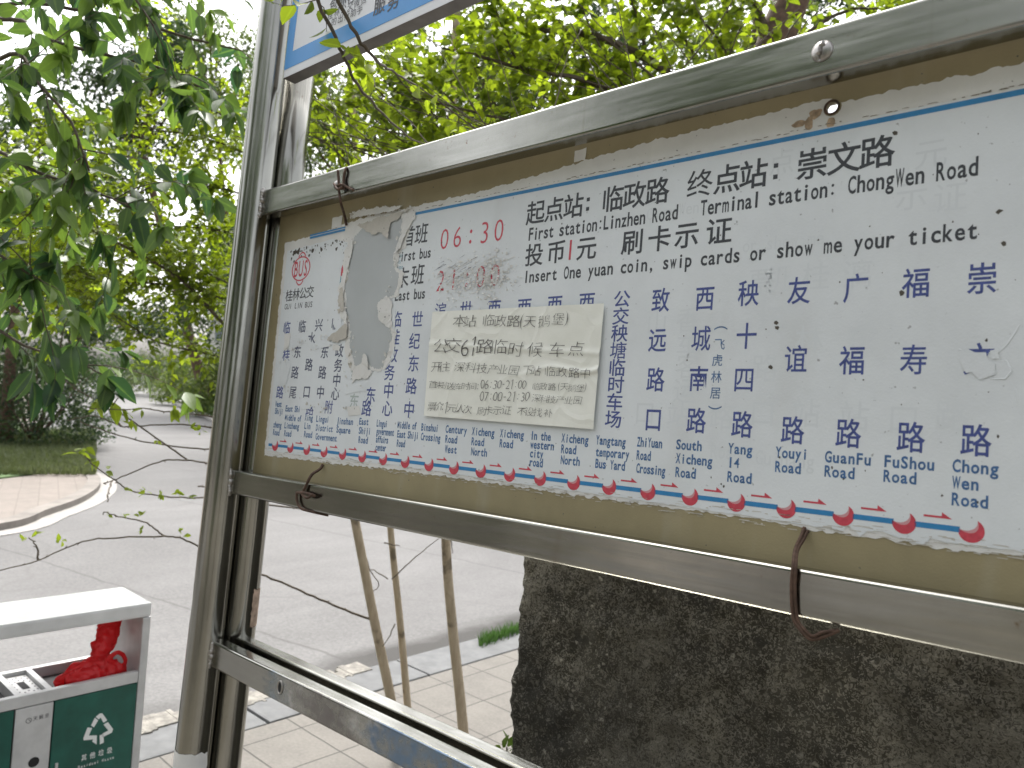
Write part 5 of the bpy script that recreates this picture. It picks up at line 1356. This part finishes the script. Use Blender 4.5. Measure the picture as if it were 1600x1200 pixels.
shoots(S3, [[(696, 400, 3.3), (780, 235, 2.9), (720, 170, 2.8), (660, 120, 2.7), (600, 100, 2.6)], [(696, 380, 3.3), (820, 230, 3.0), (760, 150, 2.9), (720, 90, 2.8), (690, 20, 2.8)], [(700, 300, 3.3), (740, 200, 3.1), (800, 110, 3.0), (840, 20, 3.0)], [(697, 350, 3.3), (650, 240, 3.1), (690, 150, 3.0), (760, 80, 3.0), (830, 40, 3.0)],
            [(700, 330, 3.3), (860, 200, 3.0), (900, 120, 2.9), (880, 20, 2.9)], [(705, 190, 3.3), (640, 110, 3.1), (600, 30, 3.0), (580, -30, 3)], [(704, 210, 3.3), (760, 130, 3.2), (800, 60, 3.1), (830, -20, 3.1)]], 11, .046)
S1.done(M_SMALL, M_STEM); S2.done(M_SMALL, M_STEM); S3.done(M_SMALL, M_STEM)
# --- the thick tree behind the wall
b4 = gp(1120, 900); b4 = pw(1130, 560, 3.1); b4[2] = 0
A = Plant('shade_tree', b4, 'tree with thick reddish brown trunk leaning right behind the wall, pale yellow green leaves', 'tree')
A.line([b4, pw(1135, 560, 3.1), pw(1165, 330, 3.05), pw(1196, 140, 3.0), pw(1214, 60, 3.0), pw(1240, -10, 3.0), pw(1275, -120, 3.0)], .090, .062, True, 18, 7)
for pts, r, n in (
 ([(1205, 100, 3.0), (1188, 30, 2.98), (1165, -10, 2.95), (1130, -70, 2.9)], .028, 6),
 ([(1190, 170, 3.02), (1100, 150, 2.95), (1010, 92, 2.9), (940, 60, 2.85), (880, 48, 2.8), (845, 46, 2.78), (790, 15, 2.75), (760, -20, 2.7)], .020, 26),
 ([(1180, 240, 3.03), (1080, 190, 2.95), (960, 145, 2.9), (900, 122, 2.8), (820, 108, 2.75), (740, 85, 2.7), (690, 75, 2.7)], .015, 28),
 ([(1020, 100, 2.9), (1008, 85, 2.9), (1002, 40, 2.9), (985, 0, 2.88), (975, -40, 2.85)], .009, 14),
 ([(1185, 200, 3.02), (1150, 110, 3.0), (1138, 50, 3.0), (1133, -30, 2.98)], .013, 12),
 ([(1180, 220, 3.02), (1100, 110, 3.0), (1070, 60, 2.95), (1040, 10, 2.9), (1020, -40, 2.9)], .008, 16),
 ([(1200, 120, 3.0), (1270, 45, 3.05), (1330, 15, 3.05), (1400, 12, 3.0), (1460, -10, 3.0)], .010, 16),
 ([(1170, 300, 3.05), (1300, 90, 3.1), (1380, 30, 3.1), (1440, -20, 3.1)], .008, 18),
 ([(1165, 330, 3.05), (980, 230, 2.9), (880, 215, 2.8), (800, 190, 2.7), (700, 165, 2.6), (640, 150, 2.6)], .010, 30),
 ([(1165, 330, 3.05), (1000, 260, 2.9), (860, 270, 2.7), (760, 240, 2.6), (690, 190, 2.6), (620, 120, 2.5)], .008, 28),
 ([(1165, 330, 3.05), (1060, 210, 2.9), (1000, 170, 2.85), (930, 60, 2.8), (900, -20, 2.8)], .007, 20),
 ([(1165, 330, 3.05), (940, 190, 2.9), (860, 160, 2.8), (800, 80, 2.7), (770, 0, 2.7)], .006, 20),
 ([(1190, 170, 3.0), (1120, 60, 2.9), (1090, 20, 2.85), (1075, -30, 2.8)], .006, 14)):
    L = A.line(W3(pts), r, max(.0022, r * .22), False, 8)
    A.clothe(L, int(n * 1.6), (.08, .30), .050, .62, .025, .0013, .15, .18, .1, (.15, 1), .7)
for i in range(46):                                            # long bare shoots fanning up and left
    x0_ = rnd.uniform(600, 1250); y0_ = 330 - .28 * (x0_ - 500) + rnd.uniform(0, 40); t_ = rnd.uniform(2.5, 3.3)
    a_ = R(rnd.choice([rnd.uniform(150, 178), rnd.uniform(105, 150), rnd.uniform(20, 70)])); ln_ = rnd.uniform(160, 380)
    pts = [(x0_ + ln_ * s * math.cos(a_) + 10 * rnd.gauss(0, 1) * s, y0_ - ln_ * s * math.sin(a_) + 16 * math.sin(3 * s + i), t_ - .25 * s) for s in (0, .35, .7, 1)]
    Q = A.line(W3(pts), rnd.uniform(.0024, .0046), .0012, False, 5)
    A.clothe(Q, 2, (.05, .14), .034, .6, .025, .0011, .1, .3, .1, (.3, 1), .7)
for i in range(30):                                            # nearer leafless shoots crossing in front of the crown
    x0_ = rnd.uniform(560, 1150); y0_ = 330 - .28 * (x0_ - 500) + rnd.uniform(5, 50); t_ = rnd.uniform(1.9, 2.5)
    a_ = R(rnd.choice([rnd.uniform(140, 176), rnd.uniform(140, 170), rnd.uniform(95, 140), rnd.uniform(25, 70)])); ln_ = rnd.uniform(180, 400)
    pts = [(x0_ + ln_ * s * math.cos(a_) + 9 * rnd.gauss(0, 1) * s, y0_ - ln_ * s * math.sin(a_) + 20 * math.sin(3 * s + i), t_ + .15 * s) for s in (0, .35, .7, 1)]
    Q = A.line(W3(pts), rnd.uniform(.0016, .0030), .0009, False, 5)
    for p in Q[6::5]:
        if rnd.random() < .45: A.leaf(p, rv(), rnd.uniform(.02, .035), .6, rnd.uniform(.4, 1), .7)
A.done(M_SMALL, M_BARKR)
# --- background trees beyond
def far_tree(px, py, t, rx, ry, n, leaf, m, label, name='background_tree', clumps=16, trunk_r=.12, ground=None, c=None, group='trees in the background'):
    c = pw(px, py, t) if c is None else np.array(c, float); b = np.array([c[0], c[1], 0.0]) if ground is None else ground
    pl = Plant(name, b, label, 'tree', group)
    RX, RZ = rx * t / 1200, ry * t / 1200
    top = c + [0, 0, RZ * .5]
    pl.line([b, b + (c - b) * .45 + .02 * RX * rv() * [1, 1, 0], c, top], trunk_r, trunk_r * .25, True, 9)
    cl = []
    for _ in range(clumps):
        v = norm(rv()) * rnd.random() ** .45; q = c + v * [RX, RX, RZ]
        cl.append((q, rnd.uniform(.28, .48)))
        pl.line([c - [0, 0, RZ * rnd.uniform(.2, .9)], (c + q) / 2 + .08 * RX * rv(), q], trunk_r * .3, trunk_r * .05, False, 5, 3)
    for i in range(n):
        q, s = cl[i % clumps]; v = norm(rv()) * rnd.random() ** .5
        p = q + v * s * np.array([RX, RX, RZ * .8]); tn = min(1, max(0, .45 + .35 * rnd.gauss(0, .6) + .25 * math.sin(i % clumps * 2.3)))
        pl.lv.add(p, rv() + [0, 0, -.4], np.array([0, 0, 1.0]) + .7 * rv(), leaf * rnd.uniform(.6, 1.25), leaf * .55 * rnd.uniform(.7, 1.2), tn)
    pl.done(m, M_BARKR, M_BARKR, True)
far_tree(40, 330, 14, 190, 190, 7000, .13, M_FARL, 'dark tree across the road at the far left, behind the broad leaves')
far_tree(330, 110, 34, 130, 130, 6500, .24, M_FARY, 'tall light tree far off, just left of the upright near the top', ground=pw(395, 610, 34) * [1, 1, 0])
far_tree(120, 500, 45, 160, 75, 7000, .30, M_FARL, 'broad dark tree closing the end of the side street', trunk_r=.25)
far_tree(385, 450, 28, 150, 135, 8000, .20, M_FARL, 'green tree on the verge across the road, seen just left of the upright', trunk_r=.2)
far_tree(215, 190, 30, 120, 150, 6500, .24, M_FARL, 'tall tree far up the side street with sky gaps round it', trunk_r=.25, ground=pw(330, 600, 34) * [1, 1, 0])
far_tree(545, 190, 19, 150, 120, 8000, .16, M_FARY, 'light green tree across the road between the upper sign and the top rail')
far_tree(770, 110, 18, 170, 150, 9000, .17, M_FARY, 'light green tree across the road beyond the palest slim stem')
far_tree(965, 120, 20, 85, 170, 6500, .15, M_FARL, 'narrow dark tree beyond the forked branch in the middle of the top edge')
far_tree(1180, 60, 6.6, 190, 110, 6500, .058, M_FARY, 'leafy street tree behind the thick reddish trunk', trunk_r=.07)
far_tree(1430, 30, 6.2, 170, 95, 5500, .055, M_FARL, 'dark green tree showing over the right end of the top rail', trunk_r=.07)
for c, lb in (((-2.2, -4.2, 3.4), 'left tree of the row behind the viewer, mirrored in the rails'), ((1.2, -4.6, 3.2), 'middle tree of the row behind the viewer, mirrored in the rails'), ((4.4, -3.2, 3.3), 'right tree of the row behind the viewer, mirrored in the rails'), ((-9.4, -4.6, 3.6), 'tree across the road behind the viewer, mirrored in the rail ends')):
    far_tree(0, 0, 4.0, 620, 660, 7000, .17, M_MIDL, lb, 'street_tree', 24, .11, None, c, 'street trees behind the viewer')  # unseen trees added to darken the panel and green the steel's reflections
# --- shrubs across the road
def shrub(px, py, t, rx, ry, n, leaf, m, label, cat='shrub', group=None):
    c = pw(px, py, t); b = np.array([c[0], c[1], 0.03]); RX, RZ = rx * t / 1200, ry * t / 1200
    pl = Plant('shrub', b, label, cat, group)
    for k in range(9):
        a = rnd.uniform(0, 6.28); pl.line([b, b + np.array([math.cos(a) * RX * .4, math.sin(a) * RX * .4, RZ * .8]), b + np.array([math.cos(a) * RX * .7, math.sin(a) * RX * .7, RZ * 1.5])], .03, .006, False, 5, 3)
    for i in range(n):
        v = norm(rv()) * (1 - .45 * rnd.random() ** 1.6); v[2] = abs(v[2]) * 1.0
        s = 1 + .22 * noise.noise(Vector((v[0] * 2.5, v[1] * 2.5, v[2] * 2.5 + px)))
        p = b + v * s * [RX, RX, RZ * 2] + [0, 0, .05]
        pl.lv.add(p, rv() + v, np.array([0, 0, 1.0]) + .6 * rv(), leaf * rnd.uniform(.6, 1.2), leaf * .5, min(1, max(0, .45 + .3 * rnd.gauss(0, 1))))
    pl.done(m, M_BARKR, M_BARKR, True)
shrub(55, 655, 14.5, 108, 80, 8000, .09, M_FARL, 'rounded dark shrub on the corner across the road at the left edge')
shrub(-40, 610, 15.5, 90, 80, 3500, .10, M_FARL, 'taller dark shrub at the left edge behind the rounded shrub')
for i, (px, py, t) in enumerate(((90, 575, 62), (185, 572, 75), (255, 570, 66))):
    shrub(px, py, t, 75, 22, 2500, .30, M_FARL, ['left dark hedge clump at the end of the side street', 'middle dark hedge clump at the end of the side street', 'right dark hedge clump at the end of the side street'][i], 'shrub', 'hedge clumps closing the side street')
for i, (px, py, t) in enumerate(((262, 600, 48), (302, 618, 36), (352, 640, 29))):
    shrub(px, py, t, 60, 42, 3600, .17, M_FARY, ['farthest verge shrub, by the bend of the pale kerb', 'middle verge shrub above the pale kerb', 'nearest verge shrub, partly behind the upright'][i], 'shrub', 'shrubs along the verge')
for i, (x, y) in enumerate(((-9.0, -1.9), (-9.2, -4.4), (-9.2, -7.0), (-8.9, -9.6))):  # unseen shrubs added so the bottom rail mirrors something darker than road
    b_ = np.array([x, y, 0.03]); pl = Plant('shrub', b_, ['shrub across the road behind the viewer, nearest the corner', 'second shrub from the corner across the road behind the viewer', 'third shrub from the corner across the road behind the viewer', 'last shrub from the corner across the road behind the viewer'][i], 'shrub', 'shrubs across the road behind the viewer')
    for k in range(5):
        a = k * 1.26; pl.line([b_, b_ + [.3 * math.cos(a), .3 * math.sin(a), .7], b_ + [.7 * math.cos(a), .7 * math.sin(a), 1.4]], .03, .008, False, 5, 3)
    for _ in range(2600):
        v = norm(rv()) * (1 - .3 * rnd.random()); v[2] = abs(v[2])
        pl.lv.add(b_ + v * [1.3, 1.3, 1.9] + [0, 0, .05], rv() + v, np.array([0, 0, 1.0]) + .6 * rv(), .13 * rnd.uniform(.6, 1.2), .07, rnd.random())
    pl.done(M_FARL, M_BARKR, M_BARKR, True)
# grass and weeds
spots = []
for _ in range(9000):
    px, py = rnd.uniform(-20, 150), rnd.uniform(672, 742); p = gp(px, py, .05)
    if -40 < p[0] < -11: spots.append((p[0], p[1], .05))
blades('lawn_grass', spots, .10, .012, leaf_mat('lawn_blades', (0.10, 0.12, 0.05), (0.19, 0.21, 0.09), .3), 'short grass and ground cover on the far corner', 'grass')
spots = []
for _ in range(6000):
    px, py = rnd.uniform(225, 420), rnd.uniform(585, 700)
    p = gp(px, py, .04)
    if p[0] < -11.5 and p[1] > np.interp(-p[0], [-q[0] for q in rk[::-1]], [q[1] for q in rk[::-1]]) + .25 and p[0] > -75: spots.append((p[0], p[1], .04))
blades('verge_weeds', spots, .22, .03, leaf_mat('verge_blades', (0.045, 0.09, 0.025), (0.10, 0.17, 0.045), .3), 'grass and weeds on the verge across the road', 'grass')
spots = []
for _ in range(420):
    px = rnd.uniform(748, 812); p = gp(px, 1008 - (px - 748) * .33 + rnd.gauss(0, 3.0)); spots.append((p[0], p[1], .0))
o = blades('grass_tuft', spots, .075, .005, leaf_mat('tuft_blades', (0.06, 0.12, 0.03), (0.13, 0.22, 0.05), .3), 'tuft of green grass growing along the near kerb beside the dark wall', 'grass tuft', None)
wq = gp(797, 1192); wq = np.array([-1.16, 1.33, 0.0])
for (px, py) in ((792, 1168),):
    r = ray(px, py); b = CAM + r * (1.36 / r[1])
pl = Plant('wall_weed', (float(b[0]), float(b[1]), 0.0), 'small leafy weed growing up beside the corner of the dark wall', 'weed')
pl.line([np.array([b[0], b[1], 0.0]), b * [1, 1, .5] + [.01, 0, 0], b], .004, .002, False, 5)
for j in range(12): pl.leaf(b + .012 * rv(), rv() * .7 + [0, 0, .5], .035, .42, rnd.uniform(.2, .8), .8)
pl.done(M_MIDL, M_TWIG)
bpy.data.objects.remove(_fo)
